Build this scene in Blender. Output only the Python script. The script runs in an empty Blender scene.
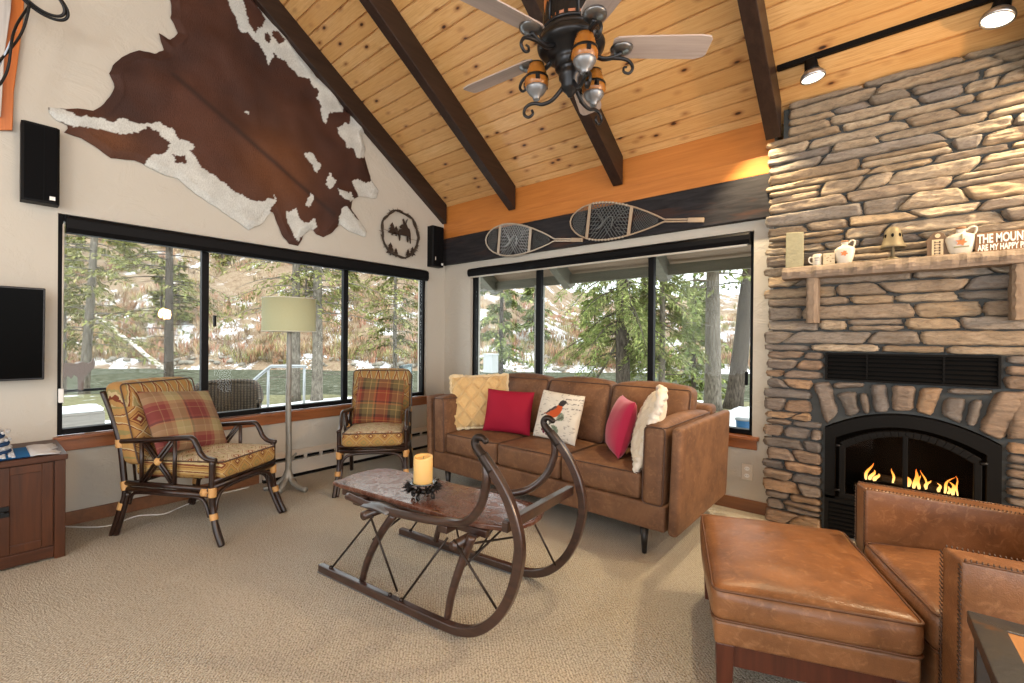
import bpy, math, random
from math import sin, cos, pi, radians as rad, sqrt
from mathutils import Vector, Matrix, noise as mnoise
random.seed(7)
SC = bpy.context.scene
COL = SC.collection

# ------------------------------------------------------------------ mesh helper
class M:
    def __init__(s):
        s.v = []; s.f = []; s.mi = []; s.sm = []; s.c = []; s.col = (1, 1, 1); s.mat = 0; s.smooth = False
    def add(s, vs, fs, smooth=None, cols=None):
        o = len(s.v)
        s.v += [tuple(p) for p in vs]
        s.c += cols if cols else [s.col] * len(vs)
        for f in fs:
            s.f.append(tuple(i + o for i in f)); s.mi.append(s.mat); s.sm.append(s.smooth if smooth is None else smooth)
    def box(s, x0, x1, y0, y1, z0, z1):
        v = [(x, y, z) for z in (z0, z1) for y in (y0, y1) for x in (x0, x1)]
        s.add(v, [(0, 2, 3, 1), (4, 5, 7, 6), (0, 1, 5, 4), (2, 6, 7, 3), (0, 4, 6, 2), (1, 3, 7, 5)], False)
    def hexa(s, p):   # 8 points: bottom 4 ccw, top 4 ccw
        s.add(p, [(3, 2, 1, 0), (4, 5, 6, 7), (0, 1, 5, 4), (1, 2, 6, 5), (2, 3, 7, 6), (3, 0, 4, 7)], False)
    def beam(s, a, b, w, h, up=(0, 0, 1)):   # rectangular bar from a to b
        a = Vector(a); b = Vector(b); t = (b - a).normalized(); side = t.cross(Vector(up)).normalized(); u = side.cross(t)
        P = []
        for q in (a, b):
            for i, j in ((-1, -1), (1, -1), (1, 1), (-1, 1)):
                P.append(q + side * (i * w / 2) + u * (j * h / 2))
        s.add(P, [(0, 1, 2, 3), (7, 6, 5, 4), (1, 0, 4, 5), (2, 1, 5, 6), (3, 2, 6, 7), (0, 3, 7, 4)], False)
    def tube(s, pts, r, n=8, closed=False, cap=True, flat=None):
        pts = [Vector(p) for p in pts]; N = len(pts)
        R = r if isinstance(r, (list, tuple)) else [r] * N
        T = []
        for i in range(N):
            if closed: t = pts[(i + 1) % N] - pts[i - 1]
            else: t = pts[min(i + 1, N - 1)] - pts[max(i - 1, 0)]
            T.append(t.normalized() if t.length > 1e-9 else Vector((0, 0, 1)))
        u = T[0].orthogonal().normalized() if abs(T[0].z) > .95 else T[0].cross(Vector((0, 0, 1))).normalized()
        vs = []
        for i in range(N):
            u = (u - T[i] * u.dot(T[i])).normalized(); w = T[i].cross(u)
            for k in range(n):
                a = 2 * pi * k / n
                fx, fy = (1, 1) if flat is None else flat
                vs.append(pts[i] + u * (cos(a) * R[i] * fx) + w * (sin(a) * R[i] * fy))
        fs = []
        for i in range(N if closed else N - 1):
            j = (i + 1) % N
            for k in range(n):
                l = (k + 1) % n
                fs.append((i * n + k, i * n + l, j * n + l, j * n + k))
        if cap and not closed:
            fs.append(tuple(range(n - 1, -1, -1))); fs.append(tuple((N - 1) * n + k for k in range(n)))
        s.add(vs, fs, True)
    def lathe(s, prof, n=24, c=(0, 0, 0), cap=True):
        vs = []; fs = []
        for r, z in prof:
            for k in range(n):
                a = 2 * pi * k / n
                vs.append((c[0] + r * cos(a), c[1] + r * sin(a), c[2] + z))
        for i in range(len(prof) - 1):
            for k in range(n):
                l = (k + 1) % n
                fs.append((i * n + k, i * n + l, (i + 1) * n + l, (i + 1) * n + k))
        if cap:
            fs.append(tuple(range(n - 1, -1, -1))); fs.append(tuple((len(prof) - 1) * n + k for k in range(n)))
        s.add(vs, fs, True)
    def prism(s, poly, a0, a1, axes='xyz', smooth=False):   # polygon in axes[0],axes[1], extruded on axes[2]
        ix = ['xyz'.index(c) for c in axes]; n = len(poly); vs = []
        for a in (a0, a1):
            for p in poly:
                q = [0, 0, 0]; q[ix[0]] = p[0]; q[ix[1]] = p[1]; q[ix[2]] = a; vs.append(tuple(q))
        fs = [tuple(range(n - 1, -1, -1)), tuple(range(n, 2 * n))]
        for k in range(n):
            l = (k + 1) % n; fs.append((k, l, n + l, n + k))
        s.add(vs, fs, smooth)
    def ball(s, c, r, n=10, m=7):
        rx, ry, rz = r if isinstance(r, (tuple, list)) else (r, r, r)
        vs = []; fs = []
        for i in range(m + 1):
            t = pi * i / m
            for k in range(n):
                a = 2 * pi * k / n
                vs.append((c[0] + rx * sin(t) * cos(a), c[1] + ry * sin(t) * sin(a), c[2] - rz * cos(t)))
        for i in range(m):
            for k in range(n):
                l = (k + 1) % n; fs.append((i * n + k, i * n + l, (i + 1) * n + l, (i + 1) * n + k))
        s.add(vs, fs, True)
    def cushion(s, x0, x1, y0, y1, z0, z1, r=.03, puff=(0, 0, 0), n=14, nz=6):
        """soft box: rounded edges, faces swelled by puff (x,y,z)"""
        cx, cy, cz = (x0 + x1) / 2, (y0 + y1) / 2, (z0 + z1) / 2
        h = ((x1 - x0) / 2, (y1 - y0) / 2, (z1 - z0) / 2)
        r = min(r, min(h) * .98)
        def line(k, H):
            L = [-1 + 2 * i / k for i in range(k + 1)]
            e = r / H
            return [-1, -1 + e * .15, -1 + e * .5] + [x * (1 - e) for x in L] + [1 - e * .5, 1 - e * .15, 1]
        La = [line(n if h[i] == max(h) else (n if i != 2 else nz), h[i]) for i in range(3)]
        idx = {}; vs = []; fs = []
        def vert(a, b, c):
            k = (a, b, c)
            if k in idx: return idx[k]
            p = [La[0][a] * h[0], La[1][b] * h[1], La[2][c] * h[2]]
            q = [max(-(h[i] - r), min(h[i] - r, p[i])) for i in range(3)]
            d = Vector([p[i] - q[i] for i in range(3)])
            if d.length > 1e-9: d = d.normalized() * r
            g = [p[i] / h[i] for i in range(3)]
            w = []
            for i in range(3):
                j, l = (i + 1) % 3, (i + 2) % 3
                f = max(0, (1 - g[j] ** 2)) * max(0, (1 - g[l] ** 2))
                w.append(puff[i] * f * (1 if g[i] > .5 else -1 if g[i] < -.5 else 2 * g[i]))
            idx[k] = len(vs)
            vs.append((cx + q[0] + d[0] + w[0], cy + q[1] + d[1] + w[1], cz + q[2] + d[2] + w[2]))
            return idx[k]
        A, B, C = (len(l) - 1 for l in La)
        for a in range(A):
            for b in range(B):
                fs.append((vert(a, b, 0), vert(a, b + 1, 0), vert(a + 1, b + 1, 0), vert(a + 1, b, 0)))
                fs.append((vert(a, b, C), vert(a + 1, b, C), vert(a + 1, b + 1, C), vert(a, b + 1, C)))
        for a in range(A):
            for c in range(C):
                fs.append((vert(a, 0, c), vert(a + 1, 0, c), vert(a + 1, 0, c + 1), vert(a, 0, c + 1)))
                fs.append((vert(a, B, c), vert(a, B, c + 1), vert(a + 1, B, c + 1), vert(a + 1, B, c)))
        for b in range(B):
            for c in range(C):
                fs.append((vert(0, b, c), vert(0, b, c + 1), vert(0, b + 1, c + 1), vert(0, b + 1, c)))
                fs.append((vert(A, b, c), vert(A, b + 1, c), vert(A, b + 1, c + 1), vert(A, b, c + 1)))
        s.add(vs, fs, True)
    def map(s, fn, i0=0):
        for i in range(i0, len(s.v)): s.v[i] = tuple(fn(Vector(s.v[i])))
    def build(s, name, mats, parent=None, bevel=0, color=False, seg=2):
        me = bpy.data.meshes.new(name)
        me.from_pydata(s.v, [], s.f)
        mats = mats if isinstance(mats, (list, tuple)) else [mats]
        for m in mats: me.materials.append(m)
        me.polygons.foreach_set('material_index', s.mi)
        me.polygons.foreach_set('use_smooth', s.sm)
        if color:
            ca = me.color_attributes.new('Col', 'FLOAT_COLOR', 'POINT')
            flat = []
            for c in s.c: flat += [c[0], c[1], c[2], 1]
            ca.data.foreach_set('color', flat)
        me.update()
        o = bpy.data.objects.new(name, me); COL.objects.link(o)
        if parent is not None: o.parent = parent
        if bevel:
            b = o.modifiers.new('bevel', 'BEVEL'); b.width = bevel; b.segments = seg; b.limit_method = 'ANGLE'; b.angle_limit = rad(40)
        return o

def spline(P, n=8, closed=False):
    P = [Vector(p) for p in P]; out = []; N = len(P)
    for i in range(N if closed else N - 1):
        if closed: a, b, c, d = P[i - 1], P[i], P[(i + 1) % N], P[(i + 2) % N]
        else: a, b, c, d = P[max(i - 1, 0)], P[i], P[i + 1], P[min(i + 2, N - 1)]
        for k in range(n):
            t = k / n
            out.append(.5 * ((2 * b) + (c - a) * t + (2 * a - 5 * b + 4 * c - d) * t * t + (3 * b - a - 3 * c + d) * t ** 3))
    if not closed: out.append(P[-1])
    return out

def tag(o, label=None, cat=None, group=None, kind=None):
    if label: o['label'] = label
    if cat: o['category'] = cat
    if group: o['group'] = group
    if kind: o['kind'] = kind
    return o
def thing(name, label, cat, loc=(0, 0, 0), rz=0, group=None):
    o = bpy.data.objects.new(name, None); COL.objects.link(o)
    o.location = loc; o.rotation_euler = (0, 0, rz); o.empty_display_size = .1
    return tag(o, label, cat, group)
def struct(o, label=None):
    return tag(o, label, None, None, 'structure')
def copy_tree(o, parent=None):
    c = o.copy(); COL.objects.link(c)
    if parent is not None: c.parent = parent
    for ch in list(o.children): copy_tree(ch, c)
    return c
def inpoly(x, y, P):
    r = False; j = len(P) - 1
    for i in range(len(P)):
        xi, yi = P[i]; xj, yj = P[j]
        if (yi > y) != (yj > y) and x < (xj - xi) * (y - yi) / (yj - yi) + xi: r = not r
        j = i
    return r
def nz(x, y, z=0): return mnoise.noise(Vector((x, y, z)))
def fbm(x, y, z=0, o=4):
    a = 1; t = 0
    for i in range(o):
        t += a * mnoise.noise(Vector((x, y, z))); x *= 2.03; y *= 2.03; z *= 2.03; a *= .5
    return t

# ------------------------------------------------------------------ material helper
class N:
    def __init__(s, name, rough=.6, metal=0, spec=.5):
        s.m = bpy.data.materials.new(name); s.m.use_nodes = True; s.t = s.m.node_tree
        s.b = s.t.nodes['Principled BSDF']; s.out = s.t.nodes['Material Output']
        s.b.inputs['Roughness'].default_value = rough; s.b.inputs['Metallic'].default_value = metal
        s.b.inputs['Specular IOR Level'].default_value = spec
    def node(s, t, **kw):
        n = s.t.nodes.new(t)
        for k, v in kw.items(): setattr(n, k, v)
        return n
    def set(s, sock, v):
        if hasattr(v, 'is_output'): s.t.links.new(v, sock)
        elif isinstance(v, (tuple, list)) and len(v) == 3 and sock.type == 'RGBA': sock.default_value = (*v, 1)
        else: sock.default_value = v
    def inp(s, name, v): s.set(s.b.inputs[name], v); return s
    def obj(s): return s.node('ShaderNodeTexCoord').outputs['Object']
    def pos(s): return s.node('ShaderNodeNewGeometry').outputs['Position']
    def mp(s, v, scale=(1, 1, 1), rot=(0, 0, 0), loc=(0, 0, 0)):
        n = s.node('ShaderNodeMapping'); s.set(n.inputs['Vector'], v); n.inputs['Scale'].default_value = scale; n.inputs['Rotation'].default_value = rot; n.inputs['Location'].default_value = loc
        return n.outputs[0]
    def sep(s, v):
        n = s.node('ShaderNodeSeparateXYZ'); s.set(n.inputs[0], v); return n.outputs
    def comb(s, x, y, z):
        n = s.node('ShaderNodeCombineXYZ')
        for i, q in enumerate((x, y, z)): s.set(n.inputs[i], q)
        return n.outputs[0]
    def math(s, op, a, b=0., c=0.):
        n = s.node('ShaderNodeMath', operation=op)
        for i, q in enumerate((a, b, c)): s.set(n.inputs[i], q)
        return n.outputs[0]
    def noise(s, v, scale=5, detail=4, rough=.55, dist=0):
        n = s.node('ShaderNodeTexNoise'); s.set(n.inputs['Vector'], v)
        n.inputs['Scale'].default_value = scale; n.inputs['Detail'].default_value = detail; n.inputs['Roughness'].default_value = rough; n.inputs['Distortion'].default_value = dist
        return n.outputs['Fac']
    def vor(s, v, scale=5, feature='F1', out='Distance', rnd=1):
        n = s.node('ShaderNodeTexVoronoi', feature=feature); s.set(n.inputs['Vector'], v); n.inputs['Scale'].default_value = scale; n.inputs['Randomness'].default_value = rnd
        return n.outputs[out]
    def white(s, v):
        n = s.node('ShaderNodeTexWhiteNoise', noise_dimensions='1D'); s.set(n.inputs['W'], v); return n.outputs['Value']
    def wave(s, v, scale=5, dist=2, detail=2, dscale=1, d='X'):
        n = s.node('ShaderNodeTexWave', bands_direction=d); s.set(n.inputs['Vector'], v)
        n.inputs['Scale'].default_value = scale; n.inputs['Distortion'].default_value = dist; n.inputs['Detail'].default_value = detail; n.inputs['Detail Scale'].default_value = dscale
        return n.outputs['Fac']
    def ramp(s, f, stops, mode='LINEAR'):
        n = s.node('ShaderNodeValToRGB'); s.set(n.inputs[0], f); cr = n.color_ramp; cr.interpolation = mode
        while len(cr.elements) > 1: cr.elements.remove(cr.elements[-1])
        for i, (p, c) in enumerate(stops):
            e = cr.elements[0] if i == 0 else cr.elements.new(p)
            e.position = p; e.color = (*c, 1) if not isinstance(c, (int, float)) else (c, c, c, 1)
        return n.outputs[0]
    def mix(s, f, a, b, blend='MIX'):
        n = s.node('ShaderNodeMix', data_type='RGBA', blend_type=blend); s.set(n.inputs[0], f); s.set(n.inputs[6], a); s.set(n.inputs[7], b)
        return n.outputs[2]
    def attr(s):
        n = s.node('ShaderNodeVertexColor'); n.layer_name = 'Col'; return n.outputs[0]
    def bump(s, h, strength=.3, dist=.01):
        n = s.node('ShaderNodeBump'); s.set(n.inputs['Height'], h); n.inputs['Strength'].default_value = strength; n.inputs['Distance'].default_value = dist
        s.t.links.new(n.outputs[0], s.b.inputs['Normal']); return s
    def col(s, c): s.inp('Base Color', c); return s

def plain(name, c, rough=.6, metal=0, spec=.5, bump=None, var=.0):
    n = N(name, rough, metal, spec)
    if var:
        f = n.noise(n.obj(), 14, 5, .6)
        n.col(n.mix(f, tuple(x * (1 - var) for x in c), tuple(min(1, x * (1 + var)) for x in c)))
    else: n.col(c)
    if bump: n.bump(n.noise(n.obj(), bump[0], 5, .6), bump[1], bump[2] if len(bump) > 2 else .004)
    return n.m

def wood(name, c1, c2, scale=1., axis=0, rough=.4, spec=.5, dark=None):
    n = N(name, rough, 0, spec); v = n.obj()
    sc = [12 * scale] * 3; sc[axis] = .9 * scale
    a = n.noise(n.mp(v, tuple(sc)), 2.2, 6, .62, .6)
    sc2 = [70 * scale] * 3; sc2[axis] = 2 * scale
    b = n.noise(n.mp(v, tuple(sc2)), 2, 3, .6)
    f = n.math('ADD', n.math('MULTIPLY', a, .75), n.math('MULTIPLY', b, .25))
    n.col(n.ramp(f, [(.3, c1), (.7, c2)])); n.bump(f, .15, .003)
    return n.m

def leather(name, c1, c2, rough=.4, spec=.5, scale=1., scuff=None):
    n = N(name, rough, 0, spec); v = n.obj()
    f = n.noise(v, 4.5 * scale, 6, .65, .4)
    c = n.ramp(f, [(.3, c1), (.68, c2)])
    if scuff:
        g = n.noise(v, 22 * scale, 5, .7, 1.0)
        c = n.mix(n.ramp(g, [(.52, 0.), (.7, .55)]), c, scuff)
    n.col(c)
    h = n.math('ADD', n.noise(v, 260, 2, .5), n.math('MULTIPLY', n.noise(v, 7, 5, .6, .8), 2.5))
    n.bump(h, .22, .004)
    return n.m

MT = {}
n = N('warm white plaster', .85, 0, .25); v = n.pos()
f = n.noise(v, 9, 6, .6, .4); g = n.ramp(n.noise(v, 3.3, 5, .62, .8), [(.5, 0), (.62, 1)])
n.col(n.mix(n.noise(v, 1.3, 3), (.485, .455, .395), (.545, .515, .45))); n.bump(n.math('ADD', f, n.math('MULTIPLY', g, .7)), .30, .012); MT['plaster'] = n.m

n = N('berber carpet', .95, 0, .1); v = n.pos()
w = n.wave(n.mp(v, (1, 1, 1), (0, 0, rad(-48))), 26, 1.5, 2, 8); sp = n.vor(v, 140); f = n.noise(v, 2.2, 4, .6)
c = n.mix(f, (.49, .455, .38), (.61, .575, .49)); c = n.mix(n.ramp(n.noise(v, 120, 2, .75), [(.38, 1), (.52, 0)]), c, (.25, .22, .175))
c = n.mix(n.math('MULTIPLY', n.ramp(w, [(.15, 1), (.5, 0)]), .34), c, (.25, .22, .175))
n.col(c); n.bump(n.math('ADD', n.math('MULTIPLY', w, .6), sp), .7, .008); MT['carpet'] = n.m

n = N('knotty pine planks', .34, 0, .5); v = n.obj(); x, y, z = n.sep(v)
pl = n.math('FLOOR', n.math('DIVIDE', y, .133)); rn = n.white(pl)
vv = n.comb(n.math('ADD', x, n.math('MULTIPLY', rn, 37.)), y, n.math('MULTIPLY', rn, 9.))
gr = n.noise(n.mp(vv, (1.6, 26, 1)), 2.4, 6, .62, 1.2); fine = n.noise(n.mp(vv, (3, 120, 1)), 2, 3)
c = n.ramp(n.math('ADD', n.math('MULTIPLY', gr, .7), n.math('MULTIPLY', fine, .3)), [(.26, (.43, .20, .06)), (.5, (.67, .405, .165)), (.74, (.80, .56, .29))])
c = n.mix(n.math('MULTIPLY', rn, .6), c, (.56, .29, .09))
kv = n.mp(vv, (3.2, 6.4, 1)); kd = n.vor(kv, 1.5)
c = n.mix(n.ramp(kd, [(.09, 1), (.16, .4), (.28, 0)]), c, (.26, .09, .022))
c = n.mix(n.ramp(kd, [(.07, 1), (.11, 0)]), c, (.035, .013, .006))
n.col(c); n.inp('Coat Weight', .3); n.inp('Coat Roughness', .28); n.bump(gr, .08, .003); MT['pine'] = n.m

MT['fascia'] = wood('orange stained fir', (.40, .135, .025), (.58, .225, .05), .7, 0, .4)
MT['rafter'] = wood('dark brown stained beam', (.014, .007, .005), (.042, .022, .015), .9, 1, .42, .35)
n = N('charred dark timber', .7, 0, .25); v = n.obj()
f = n.noise(n.mp(v, (1.2, 9, 9)), 2.5, 6, .65, .7); g = n.noise(n.mp(v, (.8, 5, 5)), 1.7, 4, .6)
c = n.ramp(f, [(.3, (.006, .006, .008)), (.7, (.030, .028, .031))]); c = n.mix(n.ramp(g, [(.54, 0), (.68, .6)]), c, (.085, .034, .018))
n.col(c); n.bump(f, .3, .005); MT['charbeam'] = n.m
MT['sill'] = wood('red brown oak trim', (.20, .062, .018), (.34, .12, .04), 1, 1, .35)
MT['sillx'] = wood('red brown oak trim lengthwise', (.20, .062, .018), (.34, .12, .04), 1, 0, .35)
MT['basex'] = wood('dark oak baseboard', (.13, .05, .018), (.22, .09, .032), 1, 0, .45)
MT['black'] = plain('matte black frame', (.0035, .0035, .004), .5, 0, .12); MT['flatblack'] = plain('dead black steel', (.006, .006, .006), .7, 0, .12)
MT['blackmetal'] = plain('black iron', (.014, .014, .015), .38, .6)
MT['blackshade'] = plain('black shadow', (.004, .004, .004), .7, 0, .1)
MT['heater'] = plain('beige enamel heater', (.55, .50, .43), .4, .1)
MT['white'] = plain('white plastic', (.78, .78, .76), .4)
MT['ivory'] = plain('almond plastic', (.62, .56, .47), .4)

n = N('ledge stone', .82, 0, .3); v = n.pos()
f = n.noise(n.mp(v, (1, 1, 2.8)), 24, 8, .72, .7); g = n.noise(v, 7, 4, .6, .4)
c = n.mix(n.math('MULTIPLY', g, .55), n.attr(), (.25, .20, .155)); c = n.mix(n.ramp(f, [(.36, .55), (.55, 0)]), c, (.12, .095, .075)); c = n.mix(n.ramp(f, [(.60, 0), (.78, .35)]), c, (.60, .50, .38))
n.col(c); n.bump(f, .75, .02); MT['stone'] = n.m
MT['mortar'] = plain('grey mortar', (.075, .082, .083), .95, 0, .2, (60, .5, .006), .15)

n = N('cowhide hair', .6, 0, .3); v = n.obj()
f = n.noise(n.mp(v, (1, 2.2, 1.2), (rad(40), 0, 0)), 60, 5, .7, .4); g = n.noise(v, 3.0, 4, .6)
n.col(n.mix(n.ramp(f, [(.35, .45), (.6, 0)]), n.attr(), n.mix(.55, n.attr(), (.012, .006, .005))))
n.bump(n.math('ADD', f, n.math('MULTIPLY', g, 1.5)), .45, .010); MT['hide'] = n.m

n = N('painted print', .8, 0, .2); n.col(n.attr()); n.bump(n.noise(n.obj(), 300, 2), .2, .002); MT['print'] = n.m
n = N('painted foliage', .75, 0, .2); n.col(n.attr()); MT['leafcol'] = n.m

# glass: clear with a weak mirror reflection
n = N('window glass'); t = n.t; tr = n.node('ShaderNodeBsdfTransparent'); gl = n.node('ShaderNodeBsdfGlossy'); gl.inputs['Roughness'].default_value = .0
fr = n.node('ShaderNodeFresnel'); fr.inputs['IOR'].default_value = 1.22; mx = n.node('ShaderNodeMixShader')
tr.inputs[0].default_value = (.97, .985, .975, 1)
t.links.new(fr.outputs[0], mx.inputs[0]); t.links.new(tr.outputs[0], mx.inputs[1]); t.links.new(gl.outputs[0], mx.inputs[2]); t.links.new(mx.outputs[0], n.out.inputs[0]); MT['glass'] = n.m

def emit(name, c, s):
    n = N(name); e = n.node('ShaderNodeEmission'); e.inputs[0].default_value = (*c, 1); e.inputs[1].default_value = s; n.t.links.new(e.outputs[0], n.out.inputs[0]); return n.m

# light levels
SKY = 3.5
EXPO = 0.0
SPOT_W = 185
ADDED_LIGHTS = [(1.4, -1.2, 2.3, 28, (1, .93, .84), .25), (-1.6, -1.6, 2.6, 80, (1, .98, .95), .3), (2.2, 2.4, 1.7, 170, (1, .58, .25), .1)]  # added unseen points: two for fill behind the camera, one warm at right

# ================================================================== ROOM SHELL
XL, YB, SL, ZE = -4.18, 3.70, .68, 2.83
TH = math.atan(SL)
def zc(y): return ZE + SL * (YB - y)
YR = -.2; YREAR = -4.2
def zroof(y): return zc(y) if y >= YR else zc(YR) - SL * (YR - y)

b = M(); b.box(XL - .12, 4.2, YREAR, YB + .1, -.12, 0); struct(b.build('floor', MT['carpet']))

# left wall with window opening
WL = (.366, 3.426, .575, 2.055)
b = M()
def wl(y0, y1, lo, hi):   # hi None = up to the roof
    if hi is None:
        pts = [(y0, lo), (y1, lo), (y1, zroof(y1))]
        if y0 < YR < y1: pts.append((YR, zroof(YR)))
        pts.append((y0, zroof(y0)))
    else: pts = [(y0, lo), (y1, lo), (y1, hi), (y0, hi)]
    b.prism(pts, XL - .16, XL, 'yzx')
wl(YREAR, WL[0], 0, None); wl(WL[0], WL[1], 0, WL[2]); wl(WL[0], WL[1], WL[3], None); wl(WL[1], YB + .16, 0, None)
struct(b.build('wall_left', MT['plaster']))

# back wall with window opening, up to the stone
WB = (-3.735, -.795, .535, 2.07)
XC0 = -.665
b = M()
def wb(x0, x1, z0, z1): b.box(x0, x1, YB, YB + .16, z0, z1)
wb(XL, WB[0], 0, ZE); wb(WB[0], WB[1], 0, WB[2]); wb(WB[0], WB[1], WB[3], ZE); wb(WB[1], XC0, 0, ZE)
struct(b.build('wall_back', MT['plaster']))

# ceiling of grooved planks
PW = .133; u0 = .093
org = Vector((0, YB, ZE)) + Vector((0, -cos(TH), sin(TH))) * u0
CM = Matrix(((-1, 0, 0, org.x), (0, -cos(TH), sin(TH), org.y), (0, sin(TH), cos(TH), org.z), (0, 0, 0, 1)))
b = M(); ks = range(-10, 36); prof = []
for k in ks:
    y0 = k * PW
    prof += [(y0 - .0075, 0), (y0 - .0045, .014), (y0 + .0045, .014), (y0 + .0075, 0)]
umax = (YB - YR) / cos(TH) - u0
prof = [p for p in prof if p[0] < umax] + [(umax, 0), (umax, .05), (prof[0][0], .05)]
b.prism(prof, -4.4, 4.34, 'yzx')
o = b.build('ceiling', MT['pine']); o.matrix_world = CM; struct(o)
b = M(); b.prism([(YR, zc(YR)), (YREAR, zroof(YREAR)), (YREAR, zroof(YREAR) + .06), (YR, zc(YR) + .06)], -4.34, 4.3, 'yzx')
struct(b.build('ceiling_rear', MT['pine']))

# rafters
def rafter(x0, x1, ya, yb_, dep, name='ceiling_beam'):
    b = M(); b.prism([(ya, zc(ya) - .002), (ya, zc(ya) - dep), (yb_, zc(yb_) - dep), (yb_, zc(yb_) - .002)], x0, x1, 'yzx')
    return struct(b.build(name, MT['rafter'], None, .004))
for x in (-3.085, -1.87, -.655, .56, 1.77): rafter(x - .047, x + .047, YR + .02, 3.655 if x < -.7 else 3.585, .245)
rafter(XL, XL + .075, YR + .02, 3.655, .225, 'trim_1')
b = M(); b.box(XL, 1.8, YR - .06, YR + .06, zc(YR) - .3, zc(YR) - .01); struct(b.build('ceiling_beam', MT['rafter']))
# fascia and wall beam
b = M(); b.prism([(3.676, 2.587), (3.70, 2.587), (3.70, 2.828), (3.676, 2.842)], XL, XC0, 'yzx'); struct(b.build('trim_2', MT['fascia'], None, .002))
b = M(); b.box(XL, XC0, 3.652, 3.70, 2.455, 2.583); struct(b.build('trim_3', MT['fascia'], None, .002))
b = M(); b.box(XL, XC0, 3.645, 3.70, 2.142, 2.452); struct(b.build('trim_4', MT['charbeam'], None, .004))
# outside part of the roof
MT['soffit'] = plain('weathered brown soffit', (.30, .215, .145), .8)
MT['eave'] = wood('grey brown eave timber', (.095, .088, .062), (.15, .14, .10), .8, 0, .7)
for x in (-4.29, -3.085, -1.87, -.655, .56):
    b = M(); b.prism([(3.87, zc(3.87) - .05), (3.87, zc(3.87) - .27), (4.72, zc(4.72) - .25), (4.83, zc(4.83) - .12), (4.80, zc(4.8) - .05)], x - .05, x + .05, 'yzx')
    struct(b.build('eave_beam', MT['eave']))
b = M(); b.box(-4.9, 1.6, 4.69, 4.73, zc(4.7) - .205, zc(4.7) - .095); struct(b.build('eave_trim', MT['eave']))
b = M(); b.prism([(3.87, zc(3.87) - .02), (3.87, zc(3.87) - .05), (4.85, zc(4.85) - .05), (4.85, zc(4.85) - .02)], -4.9, 1.6, 'yzx'); struct(b.build('soffit_slab', MT['soffit']))

# ---------------------------------------------------------------- windows
def window(name, kind, lo, hi, z0, z1, divs, panes):
    """kind 'x': opening in the left wall along y; 'y': opening in the back wall along x"""
    root = struct(bpy.data.objects.new(name, None)); COL.objects.link(root)
    d0, d1 = (XL - .105, XL - .035) if kind == 'x' else (YB + .035, YB + .105)
    def bx(b, a0, a1, e0, e1, c0, c1):
        if kind == 'x': b.box(e0, e1, a0, a1, c0, c1)
        else: b.box(a0, a1, e0, e1, c0, c1)
    t = .04
    b = M(); ts = .028; bx(b, lo, lo + ts, d0, d1, z0, z1); bx(b, hi - ts, hi, d0, d1, z0, z1); bx(b, lo + ts, hi - ts, d0, d1, z0, z0 + t); bx(b, lo + ts, hi - ts, d0, d1, z1 - t, z1)
    b.build('frame', MT['black'], root, .003)
    e0, e1 = (d0 + .01, d1 - .01)
    for dv, w in divs:
        b = M(); bx(b, dv - w / 2, dv + w / 2, e0, e1, z0 + t, z1 - t)
        m = b.build('mullion', MT['black'], root, .003)
    edges = [lo + ts - .008] + [d[0] for d in divs] + [hi - ts + .008]
    mid = (d0 + d1) / 2
    for i in range(len(edges) - 1):
        b = M(); bx(b, edges[i] + .01, edges[i + 1] - .01, mid - .002, mid + .002, z0 + t - .005, z1 - t + .005)
        b.build('pane', MT['glass'], root)
    return root
w1 = window('window_1', 'x', WL[0], WL[1], WL[2] + .02, WL[3], [(1.21, .05), (2.43, .05)], 3)
b = M(); b.box(XL - .04, XL + .045, WL[0] - .02, WL[1] + .27, .572, .594); struct(b.build('trim_5', MT['sill'], None, .004))
b = M(); b.box(XL, XL + .02, WL[0] - .005, WL[1] + .27, .497, .572); struct(b.build('trim_6', MT['sill'], None, .003))
b = M(); b.box(XL - .04, XL - .001, 1.262, 1.275, 1.34, 1.43); b.build('latch', MT['black'], w1, .002)
w2 = window('window_2', 'y', WB[0], WB[1], WB[2] + .02, WB[3], [(-2.80, .06), (-1.60, .05)], 3)
b = M(); b.box(WB[0] - .06, WB[1] + .05, YB - .045, YB + .04, .533, .556); struct(b.build('trim_7', MT['sillx'], None, .004))
b = M(); b.box(WB[0] - .06, WB[1] + .035, YB - .02, YB, .462, .533); struct(b.build('trim_8', MT['sillx'], None, .003))
b = M(); b.box(-.85, -.832, YB + .005, YB + .034, .93, 1.03); b.build('latch', MT['black'], w2, .002)

def cassette(name, label, kind, lo, hi, z0, z1):
    b = M()
    if kind == 'x': b.prism([(XL, z0), (XL + .06, z0), (XL + .075, z0 + .03), (XL + .075, z1 - .02), (XL + .06, z1), (XL, z1)], lo, hi, 'xzy')
    else: b.prism([(YB, z0), (YB - .06, z0), (YB - .075, z0 + .03), (YB - .075, z1 - .02), (YB - .06, z1), (YB, z1)], lo, hi, 'yzx')
    r = thing(name, label, 'blind')
    b.build('cassette', MT['black'], r, .004)
    return r
r = cassette('roller_blind', 'long black roller blind cassette above the three-pane window on the left wall', 'x', .40, 3.395, 1.925, 2.035)
b = M(); b.tube([(XL + .035, .388, 1.98), (XL + .035, .386, 1.5), (XL + .035, .384, .90)], .004, 6); b.tube([(XL + .05, .388, 1.98), (XL + .05, .386, 1.5), (XL + .05, .384, .90)], .004, 6); b.build('chain', MT['heater'], r)
b = M(); b.box(XL + .02, XL + .06, .368, .392, .82, .91); b.build('chain_holder', MT['white'], r, .004)
r = cassette('roller_blind', 'black roller blind cassette above the window behind the sofa', 'y', -3.72, -.81, 1.968, 2.052)
b = M(); b.box(-3.70, -.83, YB - .05, YB - .02, 1.956, 1.968); b.build('hem_bar', MT['heater'], r)

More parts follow.
